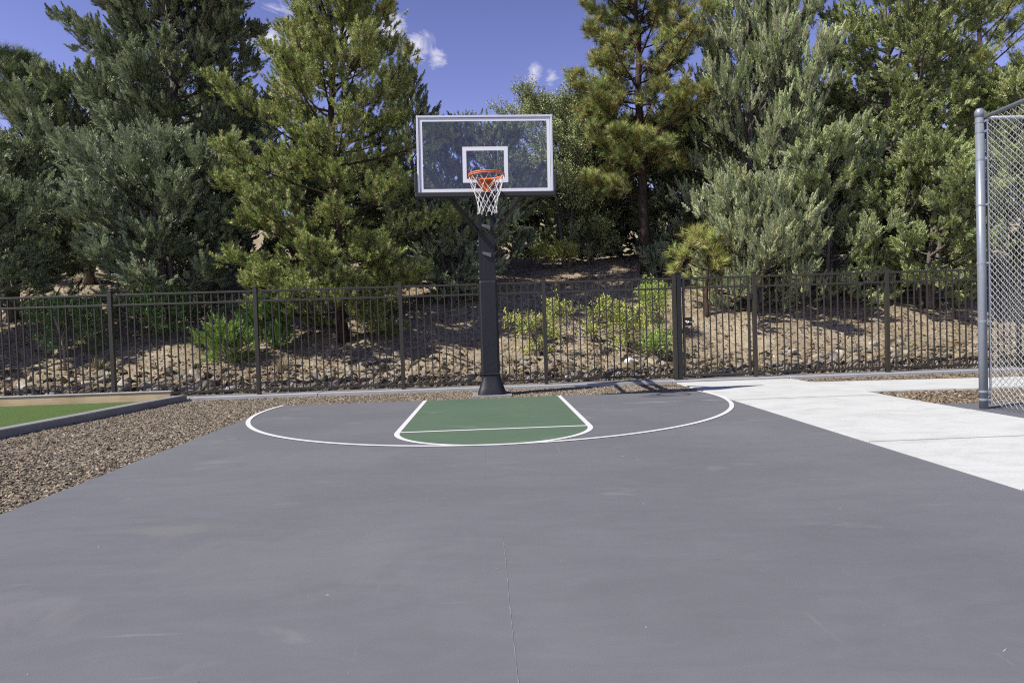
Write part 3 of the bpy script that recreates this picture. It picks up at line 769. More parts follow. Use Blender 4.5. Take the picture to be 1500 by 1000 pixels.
def build_tree(name, label, cat, x, y, H, env, kind='juniper', cols=((.1, .13, .08),), limbs=60, per=26, k=60, up=0.7, rise=(10, 45), plume=.32, sprig=(.10, .012),
               spread=.55, trunk_r=.1, start=.04, bark='bark_grey', seed=1, lean=(0, 0), group=None, extra=None, sub=.42, tmin=.3, droop=0.0, inner=None, stems=1, colvar=.16, zoff=0.0, gap=0.0, trunk_name='trunk', crown_name='crown'):
    r = np.random.default_rng(seed)
    z0 = float(ground_z(x, y)) + zoff
    dens = .25 if kind == 'juniper' else .80 if kind == 'pine' else .7
    if kind == 'juniper':
        k = int(k * 2.3); sprig = (sprig[0] * .76, sprig[1] * .78)
    env = [(a_, b_ * .88) for a_, b_ in env]
    clump = .078 if kind == 'juniper' else .06
    pz = r.uniform(0, 6.28, 3)
    cols = np.array(cols) * FOL
    t = thing(name, label, cat, (x, y, z0 - .05), group)
    base = np.array([x, y, z0 - .05])
    wood = MB()
    # trunk(s)
    stem_fn = []
    for s in range(stems):
        la = r.uniform(0, 6.28); sp = 0 if stems == 1 else r.uniform(.25, .6)
        ph = r.uniform(0, 6.28)
        def fn(h, la=la, sp=sp, ph=ph):
            h = np.asarray(h, float)
            wx = .05 * np.sin(h * 2.1 + ph) + sp * np.minimum(h, 1.6) * math.cos(la) * .5 + lean[0] * h
            wy = .05 * np.cos(h * 1.7 + ph) + sp * np.minimum(h, 1.6) * math.sin(la) * .5 + lean[1] * h
            return np.stack([base[0] + wx, base[1] + wy, base[2] + h], -1)
        stem_fn.append(fn)
        hs = np.linspace(0, H * .97, 14)
        rr = trunk_r / math.sqrt(stems) * (1 - hs / H) ** .8 + .008
        rr[0] *= 1.35
        wood.tube(fn(hs), rr, 8)
    # limbs
    spec = []
    for i in range(limbs):
        f = start + (1 - start) * ((i + r.uniform(0, 1)) / limbs) ** .92
        az = i * 2.39996 + r.normal(0, .35)
        Rr = env_r(env, f) * r.uniform(.72, 1.12)
        el = np.interp(f, [start, 1], rise) + r.normal(0, 7)
        spec.append((f * H, az, Rr, R(el)))
    for e in (extra or []): spec.append(e)
    P_, D_, G_, C_ = [], [], [], []
    for (h, az, Rr, el) in spec:
        if gap and r.random() < gap: continue
        fn = stem_fn[r.integers(0, stems)]
        p0 = fn(h)
        hd = np.array([math.cos(az), math.sin(az), 0])
        tt = np.linspace(0, 1, 6)[:, None]
        Rr = Rr * (1 + .22 * math.sin(2 * az + pz[0] + h * .9) + .12 * math.sin(5 * az + pz[1] + h * 2.1))
        zrise = min(Rr * math.tan(min(el, R(78))), max(.10, H * 1.02 - h - .12))
        zc = (.22 * Rr * tt ** 2 if droop == 0 else -droop * Rr * tt ** 2 + droop * .35 * Rr * tt ** 3)
        sidew = r.normal(0, .10) * Rr
        pth = p0 + hd * Rr * tt + np.array([0, 0, 1]) * (zrise * tt + zc) + np.array([-hd[1], hd[0], 0]) * sidew * tt ** 2
        ll = np.linalg.norm(np.diff(pth, axis=0), axis=1).sum()
        r0 = max(.008, min(.32 * trunk_r, .013 * ll + .006))
        wood.tube(pth, np.linspace(r0, .004, 6), 5, caps=False)
        n = max(4, int(per * dens * (.35 + ll / 2.0)))
        ts = tmin + (1 - tmin) * r.random(n) ** .8
        q = np.stack([np.interp(ts, tt[:, 0], pth[:, c]) for c in range(3)], -1)
        tan = nrm(pth[-1] - pth[2])
        sd = nrm(np.cross(tan, (0, 0, 1)))
        lat = r.choice([-1, 1], n)[:, None] * sd * r.uniform(.2, 1, (n, 1)) + r.normal(0, .35, (n, 3)) + tan * .6 + np.array([0, 0, 1]) * .35 * up
        lat = nrm(lat)
        ls = sub * ll * (1.12 - ts) * r.uniform(.35, 1.1, n) + .06
        e = q + lat * ls[:, None]
        for a_, b_ in zip(q[::2], e[::2]): wood.tube([a_, (a_ + b_) / 2 + (0, 0, -.01), b_], [.007, .005, .002], 3, caps=False)
        m = 2
        gcl = r.normal(0, .6) + r.normal(0, .8, n)
        for v in ((.35, .7, .85, 1.0, 1.0) if kind == 'juniper' else (.45, .8, 1.0)):
            jit = r.normal(0, clump * (.75 if v < .5 else 1.0), (n, 3))
            P_.append(q + (e - q) * v + jit)
            d = nrm(lat * .7 + tan * .4 + np.array([0, 0, up]) + jit / max(clump, .01) * .35 + r.normal(0, .2, (n, 3)))
            D_.append(d); G_.append(gcl); C_.append(nrm(jit + .02 * lat + np.array([0, 0, .015])))
    top = stem_fn[0](np.linspace(H * .84, H * .97, 8))
    P_.append(top); D_.append(nrm(np.array([0, 0, 1.0]) + r.normal(0, .35, (8, 3)))); G_.append(np.zeros(8)); C_.append(np.tile([0, 0, 1.0], (8, 1)))
    P = np.concatenate(P_); D = np.concatenate(D_); G = np.concatenate(G_); CD = np.concatenate(C_)
    n = len(P)
    cols = np.array(cols)
    cw = r.random(n)
    ci = np.clip((cw * len(cols)).astype(int), 0, len(cols) - 1)
    pc = cols[ci] * (1 + colvar * np.clip(G, -1.5, 1.5)[:, None] * .6) * (1 + r.normal(0, colvar * .6, (n, 1)))
    idx = np.repeat(np.arange(n), k); nn = len(idx)
    u = r.random(nn)
    PL = plume * r.uniform(.6, 1.25, n)
    DD = D[idx]
    W = r.normal(0, 1, (nn, 3))
    perp = nrm(np.cross(DD, W))
    if kind == 'juniper':
        b = P[idx] + DD * (PL[idx] * u)[:, None] + perp * (.05 * (1 - u) * r.random(nn))[:, None]
        d = nrm(DD * (.75 + .4 * u)[:, None] + perp * (spread * r.uniform(.3, 1.3, nn))[:, None])
        ln = sprig[0] * (1.15 - .6 * u) * r.uniform(.6, 1.35, nn); wd = sprig[1] * r.uniform(.6, 1.3, nn)
        c = pc[idx] * r.uniform(.82, 1.2, (nn, 1))
        V, F, cc = leafmesh(b, d, perp + CD[idx] * .9 + r.normal(0, .28, (nn, 3)), ln, wd, c)
    elif kind == 'pine':
        u = u ** .75
        b = P[idx] + DD * (PL[idx] * u)[:, None]
        fwd = .25 + .75 * u + .25 * r.random(nn)
        d = nrm(DD * fwd[:, None] + perp * 0.85)
        ln = sprig[0] * r.uniform(.7, 1.2, nn); wd = sprig[1] * r.uniform(.7, 1.3, nn)
        c = pc[idx] * r.uniform(.8, 1.25, (nn, 1))
        if inner is not None:
            ic, frac, lim = inner
            hit = ((r.random(n) < frac)[idx] & (u < lim)) | (r.random(nn) < .02)
            c = np.where(hit[:, None], np.array(ic) * r.uniform(.7, 1.2, (nn, 1)), c)
        V, F, cc = leafmesh(b, d, perp * .5 + CD[idx] * .9 + r.normal(0, .35, (nn, 3)), ln, wd, c, tri=True)
    else:  # broad leaf
        b = P[idx] + DD * (PL[idx] * u)[:, None] + perp * (.05 * r.random(nn))[:, None]
        d = nrm(DD * .5 + perp * .9 + r.normal(0, .4, (nn, 3)) + np.array([0, 0, .15]))
        ln = sprig[0] * r.uniform(.6, 1.3, nn); wd = sprig[1] * r.uniform(.7, 1.25, nn)
        c = pc[idx] * r.uniform(.78, 1.25, (nn, 1))
        V, F, cc = leafmesh(b, d, r.normal(0, 1, (nn, 3)) + np.array([0, 0, 1.2]), ln, wd, c)
    gz = ground_z(V[:, 0], V[:, 1])
    V[:, 2] = np.maximum(V[:, 2], gz + .01)
    wood.build(trunk_name, M[bark], t, smooth=True)
    obj(crown_name, V, [F], M['leaf'], t, col=np.clip(cc, .004, .6))
    return nn

TOT = 0
FOL = np.array([2.68, 2.62, 2.12])
GR = 'evergreen trees on the slope behind the fence'
J_BLUE = ((.115, .140, .103), (.142, .168, .125), (.088, .108, .08), (.165, .19, .14))
J_DARK = ((.086, .106, .072), (.113, .134, .094), (.068, .085, .058), (.14, .16, .115))
J_OLIVE = ((.125, .155, .075), (.15, .175, .085), (.10, .125, .06), (.17, .19, .10))
J_PALE = ((.155, .19, .115), (.185, .215, .135), (.13, .16, .09), (.20, .225, .15))
P_YEL = ((.118, .146, .05), (.15, .175, .066), (.088, .115, .042), (.19, .20, .09))
P_DARK = ((.06, .085, .045), (.08, .105, .05), (.05, .07, .04))
P_POND = ((.105, .132, .05), (.135, .158, .06), (.085, .11, .045), (.165, .17, .065))
def T(*a, **k):
    global TOT
    TOT += build_tree(*a, **k)

full = [(0, .35), (.12, .85), (.3, 1), (.55, .85), (.8, .5), (.95, .2), (1, .08)]
def E(r, prof=full): return [(h, v * r) for h, v in prof]

# far left
T('pine_tree', 'large pine beyond the left edge that throws shade over the left end of the slope', 'pine tree', -14.6, 11.95, 6.2, E(2.1), 'pine', P_DARK, limbs=44, per=18, k=34, up=.7, rise=(5, 50), plume=.26, sprig=(.20, .008), trunk_r=.14, start=.12, bark='bark_pine', seed=2, group=GR)  # out of view, added to darken the left end of the slope
T('pine_tree', 'dark long needled pine at the far left edge, its tip against the sky', 'pine tree', -13.0, 19, 6.3, E(1.8, [(0, .4), (.12, .85), (.3, 1), (.55, .8), (.8, .4), (.95, .14), (1, .06)]), 'pine', P_DARK, limbs=52, per=20, k=46, up=1.1, rise=(8, 62), plume=.26, sprig=(.20, .0048), trunk_r=.14, start=.1, bark='bark_pine', seed=3, group=GR, inner=((.20, .19, .06), .25, .6))
T('juniper_tree', 'rounded dark olive juniper between the far left pine and the tall trunked juniper', 'juniper tree', -11.2, 18.4, 5.5, E(1.75, [(0, .5), (.15, .9), (.5, 1), (.8, .75), (1, .25)]), 'juniper', J_DARK + J_OLIVE[:1], limbs=60, per=26, k=46, up=.7, rise=(15, 60), plume=.30, sprig=(.12, .014), trunk_r=.12, seed=5, group=GR)
T('juniper_tree', 'very tall dark juniper with a bare upper trunk left of the light green pine', 'juniper tree', -7.95, 17.0, 10.6, [(0, 1.0), (.2, 2.0), (.45, 2.1), (.62, 2.25), (.8, 1.95), (.92, 1.2), (1, .2)], 'juniper', J_DARK + J_BLUE[:2], limbs=185, per=36, k=48, up=.75, rise=(12, 45), plume=.30, sprig=(.125, .014), trunk_r=.15, seed=7, group=GR, gap=.05)
T('juniper_tree', 'broad pale blue green juniper bush tree in front at left, above the second fence panel', 'juniper tree', -7.2, 14.7, 4.0, [(0, .9), (.2, 1.7), (.45, 1.95), (.7, 1.4), (.9, .6), (1, .2)], 'juniper', J_BLUE, limbs=90, per=30, k=50, up=.62, rise=(-5, 50), plume=.26, sprig=(.10, .0115), trunk_r=.12, seed=9, group=GR, stems=3)
T('juniper_tree', 'dark shaded juniper low at the left edge behind the turf', 'juniper tree', -11.0, 15.2, 3.9, E(1.9, [(0, .6), (.2, .95), (.5, 1), (.8, .65), (1, .2)]), 'juniper', J_DARK, limbs=60, per=24, k=44, up=.5, rise=(5, 55), plume=.30, sprig=(.11, .013), trunk_r=.12, seed=13, group=GR, stems=2)
T('juniper_tree', 'shaded juniper overhanging the slope outside the left edge', 'juniper tree', -10.4, 13.2, 3.4, E(1.6, [(0, .6), (.2, .95), (.5, 1), (.8, .65), (1, .2)]), 'juniper', J_DARK, limbs=40, per=22, k=40, up=.5, rise=(5, 55), plume=.30, sprig=(.12, .014), trunk_r=.10, seed=14, group=GR, stems=2, start=.3)
# the light green pine
T('pine_tree', 'large light yellow green pine left of the hoop, low branches drooping behind the fence', 'pine tree', -3.15, 13.8, 10.4, [(0, 1.3), (.10, 2.0), (.3, 2.35), (.5, 1.95), (.7, 1.5), (.85, 1.05), (1, .2)], 'pine', P_YEL, limbs=132, per=36, k=74, up=.95, rise=(-8, 48), plume=.17, sprig=(.075, .0052), trunk_r=.095, start=.02, extra=[(h_, R(a_), r_, R(e_)) for h_, a_, r_, e_ in ((.95, -95, 1.75, -12), (1.15, -60, 1.9, -14), (.8, -35, 1.7, -10), (1.3, -120, 1.7, -12), (1.0, -150, 1.5, -6), (1.5, -80, 1.7, -8), (1.4, -20, 1.8, -12), (.7, -75, 1.5, -4), (1.7, -50, 2.0, -10), (1.1, -5, 1.6, -8))], bark='bark_pine', seed=17, group=GR, sub=.40, inner=((.25, .20, .09), .18, .5), gap=.07)
# behind the backboard
T('juniper_tree', 'narrow dark juniper spire close behind the right flank of the light green pine', 'juniper tree', -1.95, 17.4, 5.5, E(1.05), 'juniper', J_DARK, limbs=46, per=22, k=42, up=.9, rise=(20, 60), plume=.32, sprig=(.12, .0135), trunk_r=.10, seed=19, group=GR)
T('juniper_tree', 'dark juniper whose tips rise just left above the backboard', 'juniper tree', -1.0, 18.2, 4.0, E(1.15), 'juniper', J_DARK + J_OLIVE[:1], limbs=44, per=22, k=42, up=.8, rise=(15, 55), plume=.34, sprig=(.12, .0135), trunk_r=.10, seed=21, group=GR)
T('juniper_tree', 'dark open juniper seen through the backboard glass', 'juniper tree', .35, 18.0, 3.9, E(1.6), 'juniper', J_DARK + J_BLUE[:1], limbs=40, per=20, k=42, up=.75, rise=(5, 50), plume=.34, sprig=(.12, .0135), trunk_r=.10, seed=23, group=GR, gap=.1)
T('juniper_tree', 'low spreading dark juniper under the backboard, left of the hoop post', 'juniper tree', -.95, 15.4, 2.5, E(1.25, [(0, .7), (.2, 1), (.6, .9), (.85, .6), (1, .2)]), 'juniper', J_BLUE, limbs=60, per=26, k=42, up=.5, rise=(0, 50), plume=.28, sprig=(.11, .0125), trunk_r=.10, seed=25, group=GR, stems=3)
T('oak_tree', 'small leaved airy oak right of the backboard, between it and the tall pine', 'oak tree', 2.35, 18.9, 4.8, E(2.0, [(0, .6), (.2, .9), (.5, 1), (.8, .7), (1, .2)]), 'leaf', ((.10, .125, .065), (.13, .15, .08), (.16, .17, .09), (.08, .10, .05)), limbs=90, per=30, k=16, up=.6, rise=(5, 58), plume=.26, sprig=(.055, .014), trunk_r=.10, seed=27, group='oaks on the hill top', stems=2, gap=.05, start=.3)
T('juniper_tree', 'dark juniper filling the gap behind the oak and the tall pine trunk', 'juniper tree', 3.3, 20.6, 4.6, E(1.9), 'juniper', J_DARK, limbs=56, per=26, k=36, up=.7, rise=(0, 50), plume=.34, sprig=(.13, .016), trunk_r=.10, seed=28, group=GR)
# ponderosa
T('pine_tree', 'tall pine with a bare dark trunk and yellowing needle tufts right of the backboard', 'pine tree', 4.33, 17.4, 9.6, [(0, .2), (.27, 1.7), (.40, 2.2), (.55, 2.2), (.7, 1.9), (.85, 1.3), (1, .2)], 'pine', P_POND, limbs=92, per=22, k=62, up=.85, rise=(-4, 45), plume=.12, sprig=(.18, .0050), trunk_r=.15, start=.29, bark='bark_pine', seed=29, group=GR, lean=(-.012, 0), inner=((.40, .31, .12), .45, .6), gap=.06,
  extra=[(2.15, R(186), 1.5, R(4)), (2.2, R(200), 1.35, R(2)), (2.1, R(172), 1.3, R(6)), (2.45, R(150), .9, R(0)), (2.9, R(-70), 1.0, R(6)), (2.7, R(222), 1.3, R(12)), (2.95, R(195), 1.6, R(14))])
T('pine_sapling', 'young long needled pine low in front of the pale junipers, above the gate', 'pine tree', 4.95, 14.3, 1.75, E(.85, [(0, .9), (.4, 1), (.7, .8), (1, .3)]), 'pine', ((.14, .17, .05), (.17, .19, .07), (.20, .20, .085)), limbs=15, per=5, k=50, up=.6, rise=(5, 40), plume=.10, sprig=(.22, .004), trunk_r=.05, start=.42, bark='bark_pine', seed=31, group=GR, inner=((.30, .24, .09), .3, .6))
T('juniper_tree', 'shaded juniper between the tall pine trunk and the feathery spired juniper', 'juniper tree', 6.0, 19.4, 4.4, E(1.7, [(0, 1.0), (.3, 1), (.6, .85), (.85, .5), (1, .15)]), 'juniper', J_DARK, limbs=60, per=28, k=34, up=.7, start=.0, rise=(-6, 52), plume=.34, sprig=(.13, .016), trunk_r=.10, seed=34, group=GR)
# right side junipers
T('juniper_tree', 'slim dark juniper spire against the sky right of the tall pine', 'juniper tree', 8.1, 22, 7.4, E(.85), 'juniper', J_DARK, limbs=44, per=18, k=40, up=1.2, rise=(35, 70), plume=.36, sprig=(.13, .016), trunk_r=.10, seed=33, group=GR)
T('juniper_tree', 'tall feathery grey green juniper with several upright spires right of the tall pine', 'juniper tree', 7.35, 16.4, 8.6, [(0, 1.3), (.15, 2.3), (.4, 2.25), (.6, 1.4), (.85, .75), (1, .15)], 'juniper', J_PALE, limbs=120, per=28, k=50, up=1.5, rise=(15, 66), plume=.36, sprig=(.11, .0125), spread=.42, trunk_r=.15, seed=35, group=GR, stems=2)
T('juniper_tree', 'low pale blue green juniper of upright plumes just right of the young pine', 'juniper tree', 6.15, 14.6, 2.7, E(1.95, [(0, .8), (.2, 1), (.5, .8), (.8, .4), (1, .1)]), 'juniper', ((.148, .176, .118), (.18, .206, .138), (.12, .145, .09), (.19, .205, .125)), limbs=80, per=28, k=52, up=1.4, rise=(-5, 60), plume=.30, sprig=(.095, .011), spread=.45, trunk_r=.10, seed=37, group=GR, stems=3)
T('juniper_tree', 'bushy grey green juniper behind the fence panel right of the gate', 'juniper tree', 8.1, 15.0, 3.7, E(1.6, [(0, .7), (.2, 1), (.5, .95), (.8, .6), (1, .2)]), 'juniper', J_PALE + J_OLIVE[:2], limbs=80, per=27, k=48, up=.8, rise=(-8, 55), plume=.28, sprig=(.10, .0115), trunk_r=.10, seed=39, group=GR, stems=3)
T('juniper_tree', 'huge rounded olive green juniper left of the mesh fence post, top out of view', 'juniper tree', 10.75, 16.2, 8.7, [(0, 1.2), (.15, 2.0), (.4, 2.2), (.65, 1.9), (.85, 1.25), (1, .3)], 'juniper', J_OLIVE, limbs=130, per=30, k=48, up=.45, rise=(0, 45), plume=.24, sprig=(.10, .0125), spread=.7, trunk_r=.17, seed=41, group=GR, stems=2)
T('juniper_tree', 'lower olive juniper in front of the huge rounded one, its branches close above the fence', 'juniper tree', 10.1, 14.5, 3.2, E(1.6, [(0, .7), (.2, 1), (.5, .95), (.8, .6), (1, .2)]), 'juniper', J_OLIVE + J_PALE[:1], limbs=80, per=27, k=48, up=.5, rise=(-8, 50), plume=.24, sprig=(.10, .0125), spread=.65, trunk_r=.10, seed=43, group=GR, stems=3, start=.08)
T('juniper_tree', 'olive juniper behind the chain link mesh at the right edge', 'juniper tree', 12.7, 15.2, 5.0, E(1.9, [(0, .6), (.2, 1), (.5, 1), (.8, .65), (1, .2)]), 'juniper', J_OLIVE, limbs=60, per=24, k=46, up=.5, rise=(5, 50), plume=.30, sprig=(.11, .0135), spread=.65, trunk_r=.12, seed=45, group=GR, stems=2)
T('pine_tree', 'tall soft needled pine at the top right corner behind the junipers', 'pine tree', 15.8, 20, 9.6, [(0, .5), (.3, 2.0), (.6, 2.3), (.85, 1.5), (1, .3)], 'pine', P_POND, limbs=54, per=22, k=48, up=.8, rise=(5, 45), plume=.2, sprig=(.17, .0055), trunk_r=.16, start=.25, bark='bark_pine', seed=47, group=GR)
# distant row closing the gaps
for i, (bx_, by_, bh) in enumerate([(-17.5, 22.5, 4.6), (-13, 24, 5.0), (-9, 22.5, 5.6), (-5, 23, 3.6), (-1.8, 24, 2.4), (2.2, 23.5, 2.6), (5.8, 23.5, 4.4), (11, 23, 5.4), (14.5, 24, 5.6), (19, 23, 5.4)]):
    T('juniper_tree', 'dark juniper on the hill top, glimpsed only through gaps between the front trees', 'juniper tree', bx_, by_, bh, E(2.5, [(0, 1.1), (.3, 1), (.6, .85), (.85, .5), (1, .15)]), 'juniper', J_DARK, limbs=60, per=30, k=24, up=.5, start=.0, rise=(-4, 55), plume=.45, sprig=(.2, .03), trunk_r=.12, seed=60 + i, group='junipers on the hill top behind the front trees')

# ------------------------------------------------------------------ shrubs
GS = 'shrubs on the slope behind the fence'
SB = dict(trunk_name='stems', crown_name='foliage')
T('juniper_shrub', 'bright green young juniper shrub on bare dirt behind the end of the curb', 'shrub', -5.25, 12.8, .62, E(.52, [(0, .5), (.3, 1), (.6, .9), (1, .3)]), 'juniper', ((.10, .155, .045), (.125, .18, .055), (.075, .12, .038)), limbs=16, per=12, k=44, up=.45, rise=(8, 42), plume=.20, sprig=(.055, .007), trunk_r=.03, seed=71, group=GS, **SB)
T('juniper_shrub', 'darker bright green shrub with arching sprays just behind the fence post, higher on the slope', 'shrub', -4.5, 13.4, .85, E(.6, [(0, .5), (.3, 1), (.6, .9), (1, .3)]), 'juniper', ((.055, .105, .035), (.075, .13, .042), (.045, .085, .03)), limbs=18, per=9, k=55, up=.5, rise=(15, 55), plume=.26, sprig=(.055, .007), trunk_r=.03, seed=73, group=GS, **SB)
for i, (sx, sy, sh, sr, lab) in enumerate([(2.15, 13.2, .72, 1.35, 'large yellow green manzanita with lit leaf clusters right of the hoop post'), (.95, 12.95, .7, .75, 'small yellow green manzanita nearest the hoop post on its right'), (2.75, 12.75, .7, .55, 'leggy yellow green manzanita by the fallen branch')]):
    T('manzanita', lab, 'shrub', sx, sy, sh, E(sr, [(0, .5), (.3, .9), (.6, 1), (1, .5)]), 'leaf', ((.15, .17, .05), (.19, .20, .058), (.11, .135, .04)), limbs=22 if i == 0 else 13, per=11, k=16, up=.55, rise=(-6, 30), plume=.13, sprig=(.042, .0125), trunk_r=.04, seed=75 + i, group=GS, stems=3, gap=.3, **SB)
T('weed_clump', 'upright yellow green weeds just left of the gate post', 'weeds', 3.55, 13.4, .95, E(.35, [(0, .6), (.5, 1), (1, .6)]), 'leaf', ((.17, .22, .06), (.13, .18, .05)), limbs=26, per=8, k=16, up=1.5, rise=(60, 75), plume=.16, sprig=(.045, .007), trunk_r=.012, seed=81, group=GS, **SB)
T('weed_clump', 'small green weed tuft among the rocks left of the gate', 'weeds', 3.15, 12.3, .4, E(.28, [(0, .6), (.5, 1), (1, .6)]), 'leaf', ((.13, .18, .05), (.10, .15, .045)), limbs=14, per=6, k=16, up=1.2, rise=(40, 75), plume=.12, sprig=(.05, .007), trunk_r=.01, seed=83, group=GS, **SB)
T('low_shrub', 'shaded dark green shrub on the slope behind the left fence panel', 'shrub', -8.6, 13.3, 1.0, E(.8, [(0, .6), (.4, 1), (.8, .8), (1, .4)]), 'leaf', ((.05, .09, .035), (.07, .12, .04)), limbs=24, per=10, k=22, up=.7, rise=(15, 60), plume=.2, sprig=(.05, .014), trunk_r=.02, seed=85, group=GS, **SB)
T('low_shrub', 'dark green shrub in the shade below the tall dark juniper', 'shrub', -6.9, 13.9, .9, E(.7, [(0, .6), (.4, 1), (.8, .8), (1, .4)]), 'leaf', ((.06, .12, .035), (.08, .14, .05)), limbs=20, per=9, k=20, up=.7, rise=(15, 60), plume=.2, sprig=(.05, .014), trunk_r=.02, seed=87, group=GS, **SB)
T('low_shrub', 'grey green shrub on the hill top left of the tall pine trunk', 'shrub', 3.05, 19.0, 1.1, E(.9, [(0, .6), (.4, 1), (.8, .8), (1, .4)]), 'leaf', ((.09, .115, .06), (.12, .14, .075)), limbs=26, per=11, k=22, up=.7, rise=(15, 60), plume=.2, sprig=(.05, .014), trunk_r=.02, seed=89, group=GS, **SB)
T('low_shrub', 'yellow tinged bush at the crest of the dirt slope right of the hoop brace', 'shrub', 1.95, 18.7, .6, E(.7, [(0, .7), (.4, 1), (.8, .8), (1, .4)]), 'leaf', ((.22, .23, .075), (.17, .19, .06)), limbs=24, per=10, k=22, up=.9, rise=(25, 65), plume=.2, sprig=(.06, .009), trunk_r=.02, seed=91, group=GS, **SB)
T('low_shrub', 'grey green shrub at the foot of the tall pine trunk', 'shrub', 4.75, 17.1, .6, E(.45, [(0, .7), (.4, 1), (.8, .8), (1, .4)]), 'juniper', J_BLUE, limbs=20, per=9, k=40, up=.9, rise=(15, 60), plume=.22, sprig=(.08, .011), trunk_r=.02, seed=93, group=GS, **SB)

def grass_tuft(x, y, n, h, label, col):
    r = np.random.default_rng(int(abs(x * 100)))
    z = float(ground_z(x, y)); a = r.uniform(0, 6.28, n)
    P = np.stack([x + r.normal(0, .05, n), y + r.normal(0, .05, n), np.full(n, z - .01)], -1)
    D = nrm(np.stack([np.cos(a) * r.uniform(.1, .7, n), np.sin(a) * r.uniform(.1, .7, n), np.ones(n)], -1))
    V, F, c = leafmesh(P, D, r.normal(0, 1, (n, 3)), h * r.uniform(.6, 1.2, n), np.full(n, .006), np.array(col) * r.uniform(.7, 1.25, (n, 1)))
    tag(obj('grass_tuft', V, [F], M['leaf'], loc=(x, y, z), col=c), label, 'grass', 'dry grass tufts')
grass_tuft(-4.0, 12.45, 160, .30, 'straw coloured dry grass tuft right beside the fence post under the light green pine', (.42, .36, .22))
grass_tuft(-7.6, 12.7, 110, .26, 'dry grass tuft in the shade behind the left fence panel', (.26, .23, .12))
grass_tuft(.4, 12.6, 90, .2, 'thin dry grass tuft behind the hoop post', (.36, .31, .18))

def dead(name, label, cat, paths):
    t = thing(name, label, cat, tuple(paths[0][0]))
    mb = MB()
    for p, r0, r1 in [(q[0:], None, None) if False else (q, .03, .006) for q in paths[:1]]:
        mb.tube(np.array(p), np.linspace(r0, .012, len(p)), 7)
    mb.build('stem', M['deadwood'], t, smooth=True)
    for q in paths[1:]:
        MB().tube(np.array(q), np.linspace(.012, .003, len(q)), 5).build('twig', M['deadwood'], t)
def gp(x, y, h): return (x, y, float(ground_z(x, y)) + h)
dead('fallen_branch', 'bare fallen branch slanting down the slope from the large manzanita', 'branch', [[gp(3.05, 12.35, .05), gp(2.7, 12.7, .10), gp(2.35, 13.0, .18), gp(2.0, 13.25, .30)], [gp(2.6, 12.78, .12), gp(2.35, 12.75, .05), gp(2.2, 12.6, .02)], [gp(2.3, 13.05, .2), gp(2.5, 13.3, .35)]])
dead('fallen_branch', 'short bleached branch on the litter left of the hoop post', 'branch', [[gp(-.35, 12.5, .04), gp(-.75, 12.8, .07), gp(-1.1, 13.0, .06)], [gp(-.7, 12.78, .08), gp(-.6, 13.0, .16)]])
dead('dead_stem', 'thin pale dead stem standing in the dark shade at the left', 'dead stem', [[gp(-8.25, 12.75, 0), gp(-8.27, 12.76, .35), gp(-8.32, 12.75, .7), gp(-8.42, 12.74, 1.05)], [gp(-8.3, 12.75, .6), gp(-8.2, 12.72, .8)], [gp(-8.27, 12.75, .3), gp(-8.4, 12.7, .5)]])
print('SPRIGS', TOT)

# ------------------------------------------------------------------ light, sky, camera
sun_dir = nrm(np.array([-.917 * math.cos(R(46)), -.399 * math.cos(R(46)), math.sin(R(46))]))
sl = bpy.data.lights.new('sun', 'SUN'); sl.energy = 5.0; sl.angle = R(.55); sl.color = (1.0, .955, .88)
so = bpy.data.objects.new('sun', sl); C.objects.link(so); so.location = (-20, -10, 30)
so.rotation_euler = Vector(-sun_dir).to_track_quat('-Z', 'Y').to_euler()
W = bpy.data.worlds.new('World'); S.world = W; W.use_nodes = True
nt = W.node_tree; bg = nt.nodes['Background']
sky = N(nt, 'ShaderNodeTexSky', sky_type='NISHITA'); sky.sun_disc = False
sky.sun_elevation = R(46); sky.sun_rotation = math.atan2(-.917, -.399); sky.altitude = 1600; sky.dust_density = .6
gen = N(nt, 'ShaderNodeTexCoord').outputs['Generated']
sepz = N(nt, 'ShaderNodeSeparateXYZ'); L(nt, gen, sepz.inputs[0])
deep = ramp(nt, sepz.outputs['Z'], [(0.0, (1.06, .95, 1.05)), (.25, (1.22, .92, 1.22)), (.5, (.86, .68, .97)), (1.0, (.36, .33, .50))])
tinted = mixc(nt, 1.0, sky.outputs[0], deep.outputs[0], 'MULTIPLY')
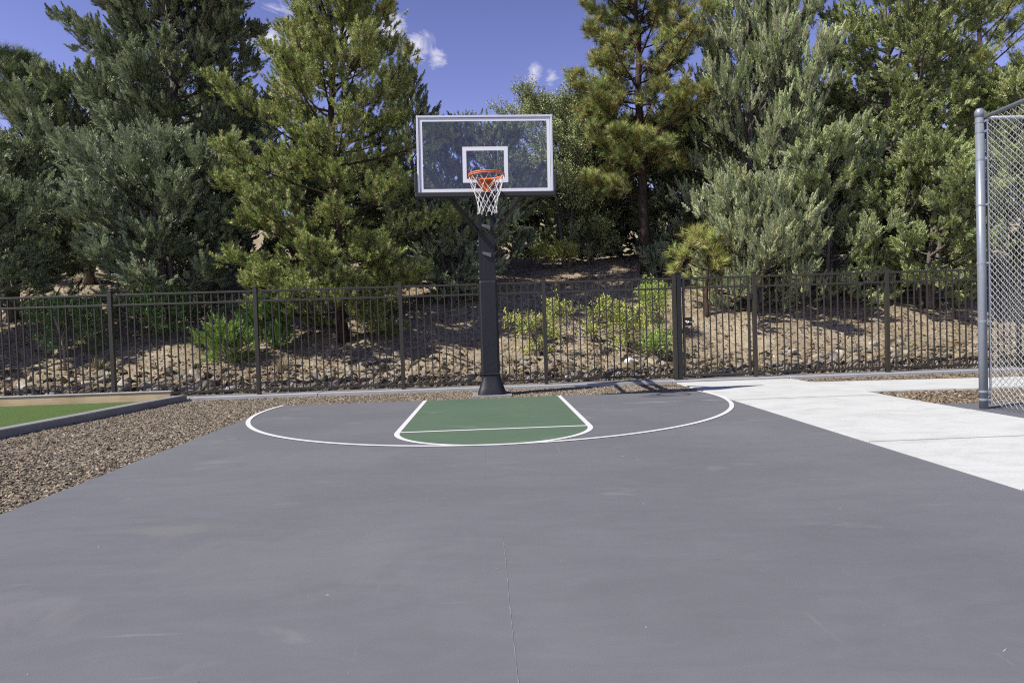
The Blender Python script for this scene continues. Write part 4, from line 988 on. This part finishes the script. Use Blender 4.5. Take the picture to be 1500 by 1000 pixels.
# small fair-weather clouds at fixed bearings
cmap = N(nt, 'ShaderNodeMapping'); cmap.inputs['Scale'].default_value = (1, 1, 2.0); L(nt, gen, cmap.inputs['Vector'])
cn = noise(nt, 20, 10, 0.66, cmap.outputs['Vector'], 0.8)
mask = None
def dirpx(px, py):
    f = 939.7
    r_, u_, f_ = CAM
    return nrm(f_ * f + r_ * (px - 750) + u_ * (500 - py))
def camaxes(yaw, pitch, roll):
    cy_, sy_ = math.cos(yaw), math.sin(yaw); cp, sp = math.cos(pitch), math.sin(pitch)
    f = np.array([sy_ * cp, cy_ * cp, -sp]); r_ = np.array([cy_, -sy_, 0]); u_ = np.cross(r_, f)
    c, s = math.cos(roll), math.sin(roll)
    return r_ * c - u_ * s, u_ * c + r_ * s, f
CAM = camaxes(3.47e-2, 2.35e-2, 3.20e-2)
for px, py, sz in ((395, 55, .055), (445, 95, .05), (520, 70, .06), (570, 45, .045), (612, 68, .034), (640, 86, .022), (783, 104, .026), (808, 112, .02)):
    d = dirpx(px, py)
    vm = N(nt, 'ShaderNodeVectorMath', operation='DISTANCE'); L(nt, gen, vm.inputs[0]); vm.inputs[1].default_value = tuple(d)
    k = math_(nt, 'SUBTRACT', 1.0, math_(nt, 'DIVIDE', vm.outputs['Value'], sz), True)
    mask = k if mask is None else math_(nt, 'MAXIMUM', mask, k)
cf = math_(nt, 'ADD', math_(nt, 'MULTIPLY', mask, .42), cn.outputs['Fac'])
cf = ramp(nt, cf, [(.66, (0, 0, 0)), (1.2, (1, 1, 1))]).outputs[0]
cf2 = math_(nt, 'MULTIPLY', cf, math_(nt, 'GREATER_THAN', mask, 0.0001))
out = mixc(nt, cf2, tinted, (5.6, 5.4, 6.0))
L(nt, out, bg.inputs['Color']); bg.inputs['Strength'].default_value = .122

cam = bpy.data.cameras.new('camera'); co = bpy.data.objects.new('camera', cam); C.objects.link(co)
r_, u_, f_ = CAM
co.matrix_world = Matrix(((r_[0], u_[0], -f_[0], 0), (r_[1], u_[1], -f_[1], 0), (r_[2], u_[2], -f_[2], 1.09), (0, 0, 0, 1)))
cam.sensor_fit = 'HORIZONTAL'; cam.sensor_width = 36; cam.lens = 36 * 939.7 / 1500
cam.clip_start = .05; cam.clip_end = 1000
S.camera = co
S.view_settings.view_transform = 'Standard'; S.view_settings.look = 'None'; S.view_settings.exposure = 0.4; S.view_settings.gamma = 1
S.render.engine = 'CYCLES'
S.cycles.max_bounces = 6; S.cycles.diffuse_bounces = 1; S.cycles.transparent_max_bounces = 12
S.cycles.use_denoising = False
S.cycles.filter_width = 1.15
